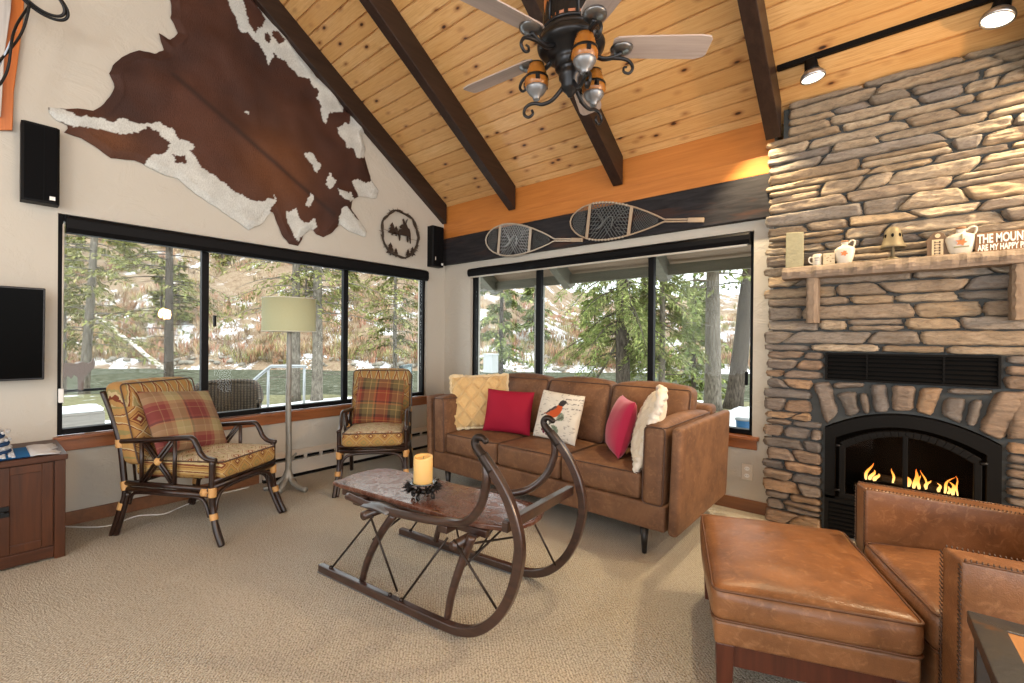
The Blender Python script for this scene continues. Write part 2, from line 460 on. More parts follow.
# baseboards, heater, outlet
b = M(); b.box(XL, XL + .018, YREAR, 1.60, 0, .09); struct(b.build('baseboard_left', MT['basex'], None, .004))
b = M(); b.box(XL + .02, XC0, YB - .018, YB, 0, .09); struct(b.build('baseboard_back', MT['basex'], None, .004))
r = thing('baseboard_heater', 'long low beige baseboard heater under the left wall window', 'heater', (XL, 1.62, 0))
b = M(); b.prism([(0, .03), (.055, .03), (.055, .15), (.045, .155), (0, .155)], 0, 2.02, 'xzy'); b.build('body', MT['heater'], r, .003)
b = M(); b.prism([(0, .205), (.06, .19), (.06, .205), (.02, .235), (0, .235)], 0, 2.02, 'xzy'); b.build('top_cover', MT['heater'], r, .003)
b = M(); b.box(.003, .05, .004, 2.016, .168, .200); b.build('slot_shade', MT['black'], r)  # black filler stands in for the shade inside the air slot
for k in range(14):
    b = M(); b.box(.050, .056, .05 + k * .148, .08 + k * .148, .155, .2); b.build('slot_bracket', MT['heater'], r)
b = M(); b.box(.02, .052, 0, 2.02, 0.002, .03); b.build('toe_shade', MT['black'], r)  # black strip stands in for the shade under the heater
r = thing('wall_outlet', 'beige double power outlet on the back wall beside the stone', 'outlet', (-.825, YB, .29))
b = M(); b.box(-.036, .036, -.007, 0, -.058, .058); b.build('cover_plate', MT['ivory'], r, .003)
for s in (-1, 1):
    b = M(); b.prism([(.017 * cos(a * pi / 8), s * .026 + .015 * sin(a * pi / 8)) for a in range(16)], -.010, -.006, 'xzy')
    sk = b.build('socket', MT['white'], r)
    b = M(); b.box(-.008, -.006, -.0105, -.0098, s * .026 - .004, s * .026 + .006); b.box(.006, .008, -.0105, -.0098, s * .026 - .004, s * .026 + .006); b.build('slot', MT['black'], sk)

# ================================================================== STONE CHIMNEY
VOUS= [[(-0.413, 0.981), (-0.322, 0.998), (-0.272, 0.796), (-0.337, 0.712)], [(-0.285, 0.924), (-0.182, 0.944), (-0.164, 0.808), (-0.223, 0.774)], [(-0.173, 0.934), (-0.123, 0.938), (-0.106, 0.814), (-0.147, 0.803)], [(-0.116, 0.99), (-0.035, 1.0), (-0.018, 0.834), (-0.093, 0.816)], [(-0.009, 0.998), (0.102, 0.996), (0.089, 0.85), (-0.006, 0.836)], [(0.117, 0.987), (0.218, 0.995), (0.172, 0.822), (0.099, 0.847)], [(0.225, 0.941), (0.314, 0.942), (0.295, 0.792), (0.209, 0.839)], [(0.327, 0.937), (0.386, 0.942), (0.348, 0.781), (0.311, 0.794)], [(0.428, 0.991), (0.555, 1.001), (0.453, 0.724), (0.362, 0.771)], [(-0.306, 0.991), (-0.137, 1.008), (-0.142, 0.97), (-0.3, 0.952)], [(0.232, 0.998), (0.425, 1.002), (0.41, 0.968), (0.228, 0.964)], [(0.484, 0.985), (0.583, 0.993), (0.564, 0.751), (0.464, 0.736)]]
FX0, FX1 = -.345, .455
def arch(x):   # underside of the arch stones
    u = (x - (FX0 + FX1) / 2) / .40
    return .70 + .125 * max(0, 1 - u * u)
VX0, VX1, VZ0, VZ1 = -.345, .445, 1.008, 1.186
b = M(); na = 20
poly = [(-.655, 0), (FX0, 0)] + [(FX0 + (FX1 - FX0) * i / na, arch(FX0 + (FX1 - FX0) * i / na)) for i in range(na + 1)] + [(FX1, 0), (1.5, 0), (1.5, 2.86), (-.60, 2.86), (-.60, 2.66), (-.655, 2.66)]
b.mat = 1; b.prism(poly, 3.628, 4.2, 'xzy'); b.mat = 0
LIT_PAL = [(.42, .33, .225), (.48, .39, .275), (.34, .27, .195), (.27, .235, .19), (.40, .30, .19), (.30, .27, .23), (.47, .36, .23), (.24, .22, .20), (.38, .32, .25), (.52, .43, .31)]  # upper stones: warm lamp light is put into this lighter tan palette
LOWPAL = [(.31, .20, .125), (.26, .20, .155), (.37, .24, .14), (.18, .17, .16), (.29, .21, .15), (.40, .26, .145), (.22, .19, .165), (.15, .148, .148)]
def stone(q, depth=.045, base=3.63, rnd=None, cell=.012, side=False):
    """q = 4 corners (x,z) bl, br, tr, tl"""
    R = rnd or random
    L = max((Vector(q[1]) - Vector(q[0])).length, (Vector(q[2]) - Vector(q[3])).length); H = max((Vector(q[3]) - Vector(q[0])).length, (Vector(q[2]) - Vector(q[1])).length)
    nu = max(4, int(L / cell / 1.3)); nv = max(4, int(H / cell * 1.5))
    sd = R.uniform(0, 99); col = R.choice(LIT_PAL if q[2][1] > 1.2 else LOWPAL); k = R.uniform(.85, 1.18); col = tuple(c * k for c in col)
    tilt = R.uniform(-.012, .012); tl2 = R.uniform(-.012, .016)
    vs = []; fs = []; cs = []
    for j in range(nv + 1):
        for i in range(nu + 1):
            u, v = i / nu, j / nv
            # rounded ends
            eu = min(u, 1 - u) * L; ev = min(v, 1 - v) * H
            x = (q[0][0] * (1 - u) + q[1][0] * u) * (1 - v) + (q[3][0] * (1 - u) + q[2][0] * u) * v
            z = (q[0][1] * (1 - u) + q[1][1] * u) * (1 - v) + (q[3][1] * (1 - u) + q[2][1] * u) * v
            e = min(1, eu / .008) * min(1, ev / .006)
            d = depth * (.30 + .70 * e ** .5)
            d += (.012 * nz(x * 5 + sd, z * 14, sd) + .010 * nz(x * 11, z * 46 + sd, 3) + .005 * nz(x * 30, z * 90, sd) + tilt * (u - .5) * 2 + tl2 * (v - .5) * 2) * e
            w = (1 - min(1, ev / .02)) * .007
            zz = z + w * nz(x * 16 + sd, sd + v * 3, 1) * 1.0
            xx = x + (1 - min(1, eu / .03)) * .008 * nz(z * 26 + sd, sd + u * 4, 5)
            # corners chamfered
            if eu < .018 and ev < .018: 
                xx += (.006 if u < .5 else -.006) * (1 - eu / .018); zz += (.005 if v < .5 else -.005) * (1 - ev / .018)
            vs.append((xx, base - d, zz))
            g = 1 + .22 * nz(x * 9 + sd, z * 22, 7); cs.append(tuple(c * g for c in col))
    W = nu + 1
    for j in range(nv):
        for i in range(nu):
            fs.append((j * W + i, j * W + i + 1, (j + 1) * W + i + 1, (j + 1) * W + i))
    # sides back to the mortar
    ring = [i for i in range(W)] + [j * W + nu for j in range(1, nv + 1)] + [nv * W + i for i in range(nu - 1, -1, -1)] + [j * W for j in range(nv - 1, 0, -1)]
    o = len(vs)
    for r_ in ring: vs.append((vs[r_][0], base + .012, vs[r_][2])); cs.append(cs[r_])
    n_ = len(ring)
    for k in range(n_):
        l = (k + 1) % n_; fs.append((ring[l], ring[k], o + k, o + l))
    b.add(vs, fs, True, cs)
rs = random.Random(11)
def band(x0, x1, z0, z1, leftrag=False, rightrag=False, HS=(.045, .052, .06, .066, .072, .08, .09), LS=(.14, .20, .24, .28, .32, .38, .44, .52)):
    """fill a rectangle with ledge stones"""
    z = z0; prevcut = []
    while z < z1 - .012:
        h = rs.choice(HS) * rs.uniform(.9, 1.1)
        if z1 - (z + h) < .03: h = z1 - z
        x = x0; sl = 0; cut = []
        while x < x1 - .01:
            L = rs.choice(LS) * rs.uniform(.85, 1.15)
            if x1 - (x + L) < .10: L = x1 - x
            for c in prevcut:
                if abs(x + L - c) < .03 and x + L < x1 - .1: L += .05
            s2 = 0 if x + L >= x1 - .005 else rs.uniform(-.02, .02) * (h / .06) * (2.2 if rs.random() < .2 else 1)
            gp = .0024
            lx = x + (rs.uniform(-.03, .004) if leftrag and x == x0 else gp)
            if h > .07 and rs.random() < .2 and L > .2:   # two thin stones on top of one another
                f = rs.uniform(.4, .6); sm = sl + (s2 - sl)
                stone([(lx - sl, z + gp), (x + L - gp - s2, z + gp), (x + L - gp, z + h * f - gp), (lx, z + h * f - gp + rs.uniform(-.006, .006))], rs.uniform(.028, .05), rnd=rs)
                stone([(lx, z + h * f + gp), (x + L - gp, z + h * f + gp), (x + L - gp + s2, z + h - gp), (lx + sl, z + h - gp)], rs.uniform(.028, .05), rnd=rs)
            else:
                stone([(lx - sl, z + gp + rs.uniform(-.003, .004)), (x + L - gp - s2, z + gp + rs.uniform(-.003, .004)), (x + L - gp + s2, z + h - gp + rs.uniform(-.006, .004)), (lx + sl, z + h - gp + rs.uniform(-.006, .004))], rs.uniform(.026, .052), rnd=rs)
            x += L; sl = s2; cut.append(x)
        z += h; prevcut = cut
XR = 1.30
NB = dict(HS=(.055, .065, .075, .085), LS=(.11, .13, .15, .17, .20))
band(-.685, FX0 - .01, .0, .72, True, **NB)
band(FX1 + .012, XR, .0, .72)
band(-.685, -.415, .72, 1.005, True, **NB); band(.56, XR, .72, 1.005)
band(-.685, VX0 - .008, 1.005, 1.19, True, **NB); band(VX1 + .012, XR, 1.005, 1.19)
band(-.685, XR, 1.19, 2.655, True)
band(-.575, XR, 2.66, 2.89)
for q in VOUS:
    stone([q[3], q[2], q[1], q[0]], .05, rnd=rs, cell=.013)
struct(b.build('wall_fireplace', [MT['stone'], MT['mortar']], None, 0, True))

# ---------------------------------------------------------------- vent grille
r = thing('vent_grille', 'wide black louvred air vent set in the stone above the fireplace', 'vent', (0, 3.6, 0))
b = M(); b.box(VX0 + .005, VX1 - .005, .018, .03, VZ0, VZ1); b.build('backing', MT['blackshade'], r)  # black sheet stands in for the shade behind the louvres
b = M(); t = .012
b.box(VX0, VX1, -.012, .03, VZ1 - t, VZ1); b.box(VX0, VX1, -.012, .03, VZ0, VZ0 + t); b.box(VX0, VX0 + t, -.012, .03, VZ0 + t, VZ1 - t); b.box(VX1 - t, VX1, -.012, .03, VZ0 + t, VZ1 - t)
b.build('frame', MT['flatblack'], r, .002)
for k in range(6):
    zz = VZ0 + .026 + k * .0265
    b = M(); b.prism([(-.010, zz - .007), (-.006, zz - .008), (.012, zz + .007), (.008, zz + .009)], VX0 + t, VX1 - t, 'yzx'); b.build('louvre', MT['flatblack'], r)
for x in (-.13, .22):
    b = M(); b.box(x - .004, x + .004, -.006, .02, VZ0 + t, VZ1 - t); b.build('divider', MT['flatblack'], r)

# ---------------------------------------------------------------- fireplace insert
r = thing('gas_fireplace', 'black arched gas fireplace with lit flames behind two glass doors', 'fireplace', (0, 3.60, 0))
def archline(x0, x1, zs, rise, n=18):
    out = []
    for i in range(n + 1):
        u = -1 + 2 * i / n; out.append((x0 + (x1 - x0) * i / n, zs + rise * (1 - u * u)))
    return out
def arch_ring(b, outer, inner, y0, y1):   # both polylines of same length, open at the bottom corners
    n = len(outer)
    for i in range(n - 1):
        o0, o1, i0, i1 = outer[i], outer[i + 1], inner[i], inner[i + 1]
        b.hexa([(i0[0], y0, i0[1]), (i1[0], y0, i1[1]), (i1[0], y1, i1[1]), (i0[0], y1, i0[1]), (o0[0], y0, o0[1]), (o1[0], y0, o1[1]), (o1[0], y1, o1[1]), (o0[0], y1, o0[1])])
OX0, OX1 = FX0 + .004, FX1 - .004; DX0, DX1 = -.285, .395
b = M()
arch_ring(b, archline(OX0, OX1, .695, .122), archline(DX0, DX1, .64, .105), -.012, .03)
b.box(OX0, DX0, -.012, .03, .245, .64); b.box(DX1, OX1, -.012, .03, .245, .64)
b.hexa([(OX0, -.012, .64), (DX0, -.012, .64), (DX0, .03, .64), (OX0, .03, .64), (OX0, -.012, .695), (OX0 + .001, -.012, .695), (OX0 + .001, .03, .695), (OX0, .03, .695)])
b.hexa([(DX1, -.012, .64), (OX1, -.012, .64), (OX1, .03, .64), (DX1, .03, .64), (OX1 - .001, -.012, .695), (OX1, -.012, .695), (OX1, .03, .695), (OX1 - .001, .03, .695)])
b.box(OX0, OX1, -.012, .03, .225, .262)
b.build('face_plate', MT['flatblack'], r)
b = M()
arch_ring(b, archline(DX0 + .02, DX1 - .02, .615, .11), archline(DX0 + .052, DX1 - .052, .585, .105), -.03, .01)
b.box(DX0 + .02, DX0 + .052, -.03, .01, .29, .60); b.box(DX1 - .052, DX1 - .02, -.03, .01, .29, .60)
b.box(DX0 + .02, DX1 - .02, -.03, .01, .262, .292)
b.box(.043, .067, -.034, .01, .292, .70)
b.build('door_frame', MT['flatblack'], r, .004)
for x in (DX0 + .012, DX1 - .012):
    for z in (.31, .595):
        b = M(); b.tube([(x - .014, -.03, z), (x + .014, -.03, z)], .008, 8); b.build('hinge', MT['blackmetal'], r)
for (xa, xb) in ((DX0 + .05, .045), (.065, DX1 - .05)):
    b = M(); pts = [(xa, .29)] + [(xb, .29)]
    for i in range(11):
        x = xb + (xa - xb) * i / 10; u = (x - (DX0 + DX1) / 2) / ((DX1 - DX0) / 2 - .052); pts.append((x, .585 + .105 * max(0, 1 - u * u)))
    b.prism(pts, -.006, -.002, 'xzy'); b.build('glass', MT['glass'], r)
b = M()
for k in range(7):
    zz = .045 + k * .026
    b.prism([(-.012, zz - .010), (-.006, zz - .011), (.014, zz + .006), (.008, zz + .009)], OX0 + .02, OX1 - .02, 'yzx')
b.box(OX0, OX0 + .02, -.012, .03, 0.005, .225); b.box(OX1 - .02, OX1, -.012, .03, .005, .225); b.box(OX0 + .02, OX1 - .02, .018, .03, .005, .225)
b.build('lower_grille', MT['flatblack'], r)
MT['firebrick'] = plain('soot black firebrick', (.005, .0045, .0045), .9, 0, .1, bump=(30, .5, .01))
b = M()
b.box(OX0, OX0 + .02, .03, .42, .225, .70); b.box(OX1 - .02, OX1, .03, .42, .225, .70); b.box(OX0, OX1, .42, .44, .225, .83); b.box(OX0, OX1, .03, .44, .205, .235)
b.box(OX0, OX1, .03, .44, .80, .83)
b.build('firebox', MT['firebrick'], r)
MT['log'] = plain('charred gas log', (.018, .013, .011), .9, bump=(40, .7, .01))
for (x0, y0, z0, x1, y1, z1, rr) in ((-.2, .2, .29, .10, .26, .30, .035), (.02, .24, .29, .33, .18, .29, .036), (-.08, .28, .36, .22, .21, .35, .028), (-.16, .33, .33, .28, .34, .34, .04), (.08, .15, .29, .26, .13, .28, .022)):
    b = M(); b.tube([Vector((x0, y0, z0)).lerp(Vector((x1, y1, z1)), t) + Vector((0, 0, .008 * nz(t * 5, x0 * 9))) for t in [i / 8 for i in range(9)]], [rr * (1 + .2 * nz(i * .8, x0 * 7)) for i in range(9)], 9)
    b.build('log', MT['log'], r)
n = N('gas flame'); z = n.sep(n.obj())[2]
e = n.node('ShaderNodeEmission'); n.set(e.inputs[0], n.ramp(n.math('DIVIDE', n.math('SUBTRACT', z, .355), .15), [(0, (1, .62, .20)), (.35, (1, .36, .05)), (.8, (.9, .14, .012)), (1, (.5, .05, .006))])); e.inputs[1].default_value = 2.2
n.t.links.new(e.outputs[0], n.out.inputs[0]); MT['flame'] = n.m
rf = random.Random(5)
for (x, y, h, w) in ((-.135, .2, .10, .014), (-.115, .21, .06, .018), (-.09, .2, .045, .02), (.0, .22, .08, .011), (.10, .17, .105, .018), (.075, .19, .06, .022), (.125, .17, .075, .016), (.16, .2, .05, .016), (.155, .19, .10, .008), (.24, .17, .09, .012), (.215, .18, .045, .015), (.275, .16, .065, .018), (.295, .16, .10, .008), (.255, .17, .04, .014)):
    pts = []; rr = []
    ph = rf.uniform(0, 6); ln = rf.uniform(-.3, .5)
    for i in range(9):
        t = i / 8; pts.append((x + .014 * sin(ph + t * 5) * t + ln * h * t * t, y, .352 + 1.15 * h * t)); rr.append(max(.0008, w * .8 * (sin(pi * min(1, .22 + t * .78)) ** .9)))
    b = M(); b.tube(pts, rr, 8, flat=(1, .45)); b.build('flame', MT['flame'], r)

# ---------------------------------------------------------------- mantel
n = N('live edge mantel', .7, 0, .3); v = n.obj()
f = n.noise(n.mp(v, (2, 12, 12)), 3, 6, .6, .6); n.col(n.ramp(f, [(.3, (.13, .10, .075)), (.7, (.29, .225, .17))])); n.bump(n.noise(v, 40, 5, .6), .5, .01); MT['mantel'] = n.m
n = N('chiselled post wood', .75, 0, .3); v = n.obj()
f = n.noise(n.mp(v, (9, 9, 2)), 3, 6, .6, .6); n.col(n.ramp(f, [(.3, (.20, .145, .10)), (.7, (.33, .255, .185))])); n.bump(n.noise(v, 40, 5, .6), .5, .01); MT['corbel'] = n.m
r = thing('mantel_shelf', 'rough live-edge wooden mantel shelf with wavy carved front edge', 'shelf', (0, 0, 0))
b = M(); NX = 110; rows = []
x0, x1 = -.575, 1.05
for i in range(NX + 1):
    x = x0 + (x1 - x0) * i / NX
    w = .012 * abs(sin(x * 34 + 2 * nz(x * 6, 1))) + .014 * nz(x * 23, 3)
    zt = 1.745 + .004 * nz(x * 8, 9); zb = 1.668 + .006 * nz(x * 7, 4)
    rows.append([(x, 3.62, zb), (x, 3.462 + .006 * nz(x * 9, 6), zb), (x, 3.452 + .5 * w, zb + .022), (x, 3.448 + w, zb + .042 + .012 * nz(x * 20, 2)), (x, 3.466 + .6 * w, zt - .008), (x, 3.478 + .4 * w, zt), (x, 3.62, zt)])
vs = [p for q in rows for p in q]; k = 7; fs = []
for i in range(NX):
    for j in range(k):
        l = (j + 1) % k; fs.append((i * k + j, i * k + l, (i + 1) * k + l, (i + 1) * k + j))
fs += [tuple(range(k - 1, -1, -1)), tuple(NX * k + j for j in range(k))]
b.add(vs, fs, False); b.build('slab', MT['mantel'], r)
for cx in (-.41, .50):
    b = M(); nzr = 40; vs = []; fs = []
    for i in range(nzr + 1):
        z = 1.378 + (1.668 - 1.378) * i / nzr; w = .007 * abs(sin(z * 48)) 
        vs += [(cx - .032, 3.62, z), (cx - .034 + w * .4, 3.50, z), (cx - .024 + w, 3.478 + w, z), (cx + .018 - w, 3.476 + w * .6, z), (cx + .032, 3.50 - w * .3, z), (cx + .032, 3.62, z)]
    for i in range(nzr):
        for j in range(6):
            l = (j + 1) % 6; fs.append((i * 6 + j, i * 6 + l, (i + 1) * 6 + l, (i + 1) * 6 + j))
    fs += [tuple(range(5, -1, -1)), tuple(nzr * 6 + j for j in range(6))]
    b.add(vs, fs, False); b.build('corbel', MT['corbel'], r)
ZM = 1.746
# mossy slate plaque
b = M(); b.hexa([(-.052, -.012, 0), (.052, -.012, 0), (.052, .012, 0), (-.052, .012, 0), (-.053, .008, .243), (.048, .008, .236), (.048, .03, .236), (-.053, .03, .243)])
o = b.build('stone_plaque', plain('lichen green slate', (.29, .275, .185), .9, 0, .2, (30, .6, .008), .25), None, .006); o.location = (-.512, 3.525, ZM)
tag(o, 'tall mossy green stone slab standing at the left end of the mantel', 'plaque')
b = M(); b.lathe([(.024, 0), (.026, .004), (.026, .072), (.023, .075), (.021, .07), (.020, .01)], 20); 
r = thing('small_mug', 'small white cup beside the cream box on the mantel', 'cup', (-.385, 3.52, ZM)); b.build('body', plain('white glaze', (.55, .52, .45), .3), r)
b = M(); b.box(-.014, .012, -.0275, -.0255, .045, .052); b.box(-.012, .01, -.0275, -.0255, .03, .034); b.build('print', plain('faint grey ink', (.25, .25, .25), .7), r)
b = M(); b.tube(spline([(-.024, 0, .058), (-.042, 0, .056), (-.046, 0, .036), (-.036, 0, .02), (-.024, 0, .018)], 5), .0045, 6); b.build('handle', plain('white glaze handle', (.72, .68, .60), .3), r)
r = thing('cream_box', 'little cream cube box with brown speckles on the mantel', 'box', (-.325, 3.525, ZM), rad(8)); b = M(); b.box(-.031, .031, -.028, .028, 0, .073); b.build('body', plain('cream card', (.52, .44, .29), .6), r, .004)
b = M(); rb = random.Random(3)
for k in range(9):
    x, z = rb.uniform(-.025, .022), rb.uniform(.012, .062); b.box(x, x + .007, -.0290, -.0275, z, z + .004)
b.build('print', plain('brown ink', (.22, .15, .08), .7), r)
# jugs
n = N('glazed cream stoneware', .25); n.col(n.mix(n.noise(n.obj(), 40, 3), (.55, .51, .42), (.62, .57, .48))); MT['jug'] = n.m
MT['leaforange'] = plain('orange maple leaf glaze', (.62, .17, .04), .4); MT['cork'] = plain('brown stopper', (.30, .16, .08), .8)
def maple(cx, cz, s, y):
    P = []
    for k in range(22):
        a = pi / 2 + 2 * pi * k / 22; rr = s * (1 if k % 4 == 0 else .55 if k % 2 == 0 else .72); P.append((cx + rr * cos(a), cz + rr * sin(a) * .9))
    b = M(); b.prism(P, y, y + .004, 'xzy'); return b
def jug(name, label, x, y, w, h, flat):
    r = thing(name, label, 'jug', (x, y, ZM))
    b = M(); pr = [(.62, 0), (.70, .03), (.85, .25), (.98, .5), (1, .58), (.93, .66), (.6, .74), (.34, .78), (.30, .84), (.33, .88), (.33, .92)]
    b.lathe([(w / 2 * a, h * c) for a, c in pr], 28); b.map(lambda p: Vector((p.x, p.y * flat, p.z))); b.build('body', MT['jug'], r)
    b = M(); b.lathe([(w * .15, h * .92), (w * .17, h * .93), (w * .17, h * .99), (w * .13, h)], 16); b.map(lambda p: Vector((p.x, p.y * .8, p.z))); b.build('stopper', MT['cork'], r)
    b = M(); b.tube(spline([(w * .15, 0, h * .86), (w * .32, 0, h * .97), (w * .46, 0, h * .93), (w * .46, 0, h * .8), (w * .40, 0, h * .68)], 6), w * .045, 8); b.build('handle', MT['jug'], r)
    yf = -w / 2 * flat * .97
    maple(0, h * .42, w * .19, yf - .002).build('leaf_emblem', MT['leaforange'], r)
    return r
j1 = jug('syrup_jug', 'small white stoneware jug with an orange maple leaf, left of the bell', -.243, 3.52, .108, .145, .55)
j2 = jug('syrup_jug', 'larger white stoneware jug with brown-red leaf scene, beside the wooden sign', .277, 3.52, .128, .15, .5)
b = M(); b.box(-.004, .004, -.034, -.031, .07, .105); b.box(-.03, .03, -.034, -.031, .033, .04); b.build('tree_print', plain('green brown glaze', (.22, .22, .12), .5), j2)
# bell lamp
MT['bronze'] = plain('aged green bronze', (.19, .155, .09), .6, .4, .5, (30, .4, .004), .3)
r = thing('table_bell', 'aged bronze mushroom-shaped bell on a short stand on the mantel', 'bell', (-.012, 3.525, ZM))
b = M(); b.lathe([(.034, 0), (.036, .006), (.02, .014), (.010, .025), (.008, .075), (.008, .09)], 20); b.build('stand', MT['bronze'], r)
b = M(); b.lathe([(.060, .070), (.062, .076), (.054, .088), (.046, .115), (.040, .150), (.034, .178), (.022, .192), (.0, .196)], 30, cap=False); b.lathe([(.0, .186), (.032, .17), (.04, .115), (.057, .076)], 30, cap=False); b.build('bell_shade', MT['bronze'], r)
b = M()
for k in range(7):
    a = 2 * pi * k / 7 + .2; b = M(); b.ball((.041 * cos(a), .041 * sin(a), .14), (.007, .007, .012), 8, 5); b.build('hole_shade', MT['blackshade'], r)  # black beads stand in for the shade inside the bell's holes
# bottle shaped wooden thermometer sign
r = thing('bottle_plaque', 'small dark wooden bottle-shaped plaque with pale vertical lettering on the mantel', 'plaque', (.183, 3.53, ZM))
P = [(-.045, 0), (.045, 0), (.045, .075), (.052, .085), (.044, .1), (.028, .115), (.026, .125), (.012, .135), (-.012, .135), (-.026, .125), (-.028, .115), (-.044, .1), (-.052, .085), (-.045, .075)]
b = M(); b.prism(P, -.008, .008, 'xzy'); b.build('board', plain('dark brown wood', (.14, .085, .045), .6), r, .002)
b = M(); b.box(-.024, .024, -.011, -.007, .006, .094); b.build('panel', plain('pale birch', (.60, .48, .30), .7), r)
b = M(); b.prism([(.012 * cos(a * pi / 6), .115 + .012 * sin(a * pi / 6)) for a in range(12)], -.0115, -.007, 'xzy'); b.build('dial', plain('pale birch dial', (.60, .48, .30), .7), r)
def lettering(txt, size, m, parent, loc, rot, ext=.0015, bold=.0, xs=1):
    cu = bpy.data.curves.new('lettering', 'FONT'); cu.body = txt; cu.size = size; cu.extrude = ext; cu.offset = bold; cu.resolution_u = 3
    t = bpy.data.objects.new('lettering_source', cu); COL.objects.link(t); bpy.context.view_layer.update()
    me = bpy.data.meshes.new_from_object(t.evaluated_get(bpy.context.evaluated_depsgraph_get())); bpy.data.objects.remove(t)
    me.materials.clear(); me.materials.append(m)
    o = bpy.data.objects.new('lettering', me); COL.objects.link(o); o.parent = parent; o.location = loc; o.rotation_euler = rot; o.scale = (xs, 1, 1)
    return o
MT['ink'] = plain('dark brown ink', (.07, .045, .03), .7)
b = M()
for k, zz in enumerate((.014, .030, .046, .062, .078)):
    b.box(-.014, -.009, -.0122, -.010, zz - .005, zz + .006); b.box(.006, .012, -.0122, -.010, zz - .005, zz + .006); b.box(-.009, .006, -.0122, -.010, zz - .002 + .003 * (k % 2), zz + .001 + .003 * (k % 2))
b.build('lettering', MT['ink'], r)
# wooden word sign, lying along the shelf to the right
r = thing('word_sign', 'brown wooden sign reading THE MOUNTAINS in white capitals on the mantel', 'sign', (.335, 3.50, ZM))
b = M(); b.box(-.004, .268, 0, .02, 0, .102); b.build('board', wood('dark barn wood', (.16, .085, .04), (.28, .155, .075), 1, 0, .7), r, .003)
MT['signwhite'] = plain('sign white paint', (.85, .82, .74), .6)
lettering('THE MOUNTAINS', .066, MT['signwhite'], r, (.004, -.001, .047), (pi / 2, 0, 0), .0015, .0020, .49)
lettering('ARE MY HAPPY PLACE', .045, MT['signwhite'], r, (.006, -.001, .006), (pi / 2, 0, 0), .0015, .0013, .49)

# ---------------------------------------------------------------- track light
yt = 3.385; zt = zc(yt)
MT['lens'] = emit('lit lamp lens', (1, .88, .68), 4)
MT['chrome'] = plain('brushed grey metal', (.42, .42, .43), .28, .9)
r = thing('track_light', 'black ceiling track carrying lit round spotlight heads above the stone chimney', 'track light', (0, yt, zt))
b = M(); b.hexa([(-.60, -.014, -.024), (1.2, -.014, -.024), (1.2, .014, -.024), (-.60, .014, -.024), (-.60, -.014, .008), (1.2, -.014, .008), (1.2, .014, -.010), (-.60, .014, -.010)]); b.build('rail', MT['black'], r)
for hx, dr, sw in ((-.415, Vector((.12, .02, -1)), .8), (.41, Vector((-.22, -.16, -1)), 1.0), (1.10, Vector((-.25, .03, -1)), .9)):  # third head, out of view, is added to light the stone
    dr = dr.normalized(); c0 = Vector((hx, -.005, -.03))
    b = M(); b.box(hx - .03, hx + .03, -.022, .022, -.065, -.03); b.build('adapter', MT['black'], r, .003)
    q = dr.to_track_quat('Z', 'Y')
    b = M(); b.mat = 1; b.lathe([(.024, -.02), (.034, -.01), (.038, .04), (.046, .06)], 24); b.mat = 0; b.lathe([(.046, .058), (.062, .075), (.068, .09), (.068, .105), (.062, .107), (.061, .098)], 24); b.map(lambda p: q @ p + c0 - Vector((0, .0, .01))); hd = b.build('spot_head', [MT['chrome'], MT['black']], r)
    b = M(); b.lathe([(.0005, .101), (.03, .104), (.060, .100), (.060, .096), (.0005, .096)], 24); b.map(lambda p: q @ p + c0 - Vector((0, .0, .01))); b.build('lens', MT['lens'], hd)
    L = bpy.data.lights.new('spot_lamp', 'SPOT'); L.energy = SPOT_W * sw; L.color = (1, .77, .47); L.spot_size = rad(84 if hx < 0 else 104); L.spot_blend = .6; L.shadow_soft_size = .03
    lo = bpy.data.objects.new('spot_lamp', L); COL.objects.link(lo); lo.location = Vector((hx, yt, zt)) + c0 + dr * .115; lo.rotation_euler = dr.to_track_quat('-Z', 'Y').to_euler()

# ================================================================== WALL DECOR
HIDE= [(0.32, 2.72), (0.327, 2.686), (0.351, 2.652), (0.413, 2.631), (0.39, 2.579), (0.47, 2.574), (0.554, 2.534), (0.624, 2.487), (0.752, 2.515), (0.828, 2.489), (0.928, 2.456), (1.011, 2.454), (1.076, 2.395), (1.188, 2.331), (1.282, 2.286), (1.404, 2.217), (1.505, 2.159), (1.588, 2.216), (1.632, 2.272), (1.692, 2.364), (1.723, 2.291), (1.771, 2.171), (1.835, 2.101), (1.917, 2.091), (1.95, 2.154), (1.966, 2.207), (2.051, 2.274), (2.087, 2.229), (2.159, 2.214), (2.25, 2.277), (2.325, 2.373), (2.423, 2.32), (2.608, 2.295), (2.62, 2.357), (2.544, 2.443), (2.442, 2.55), (2.461, 2.646), (2.542, 2.702), (2.734, 2.719), (2.755, 2.813), (2.667, 2.904), (2.615, 3.04), (2.588, 3.125), (2.6, 3.204), (2.558, 3.32), (2.611, 3.414), (2.598, 3.522), (2.535, 3.572), (2.454, 3.503), (2.375, 3.491), (2.316, 3.593), (2.24, 3.667), (2.076, 3.7), (1.938, 3.838), (1.806, 3.937), (1.712, 4.016), (1.591, 4.076), (1.547, 4.113), (1.462, 4.17), (1.261, 4.167), (1.065, 4.031), (0.973, 3.864), (0.958, 3.773), (0.963, 3.639), (1.002, 3.55), (0.953, 3.475), (0.886, 3.49), (0.897, 3.436), (0.92, 3.385), (0.865, 3.327), (0.77, 3.307), (0.7, 3.238), (0.641, 3.159), (0.612, 3.07), (0.642, 2.982), (0.613, 2.906), (0.566, 2.824), (0.529, 2.78), (0.457, 2.764), (0.405, 2.743)]
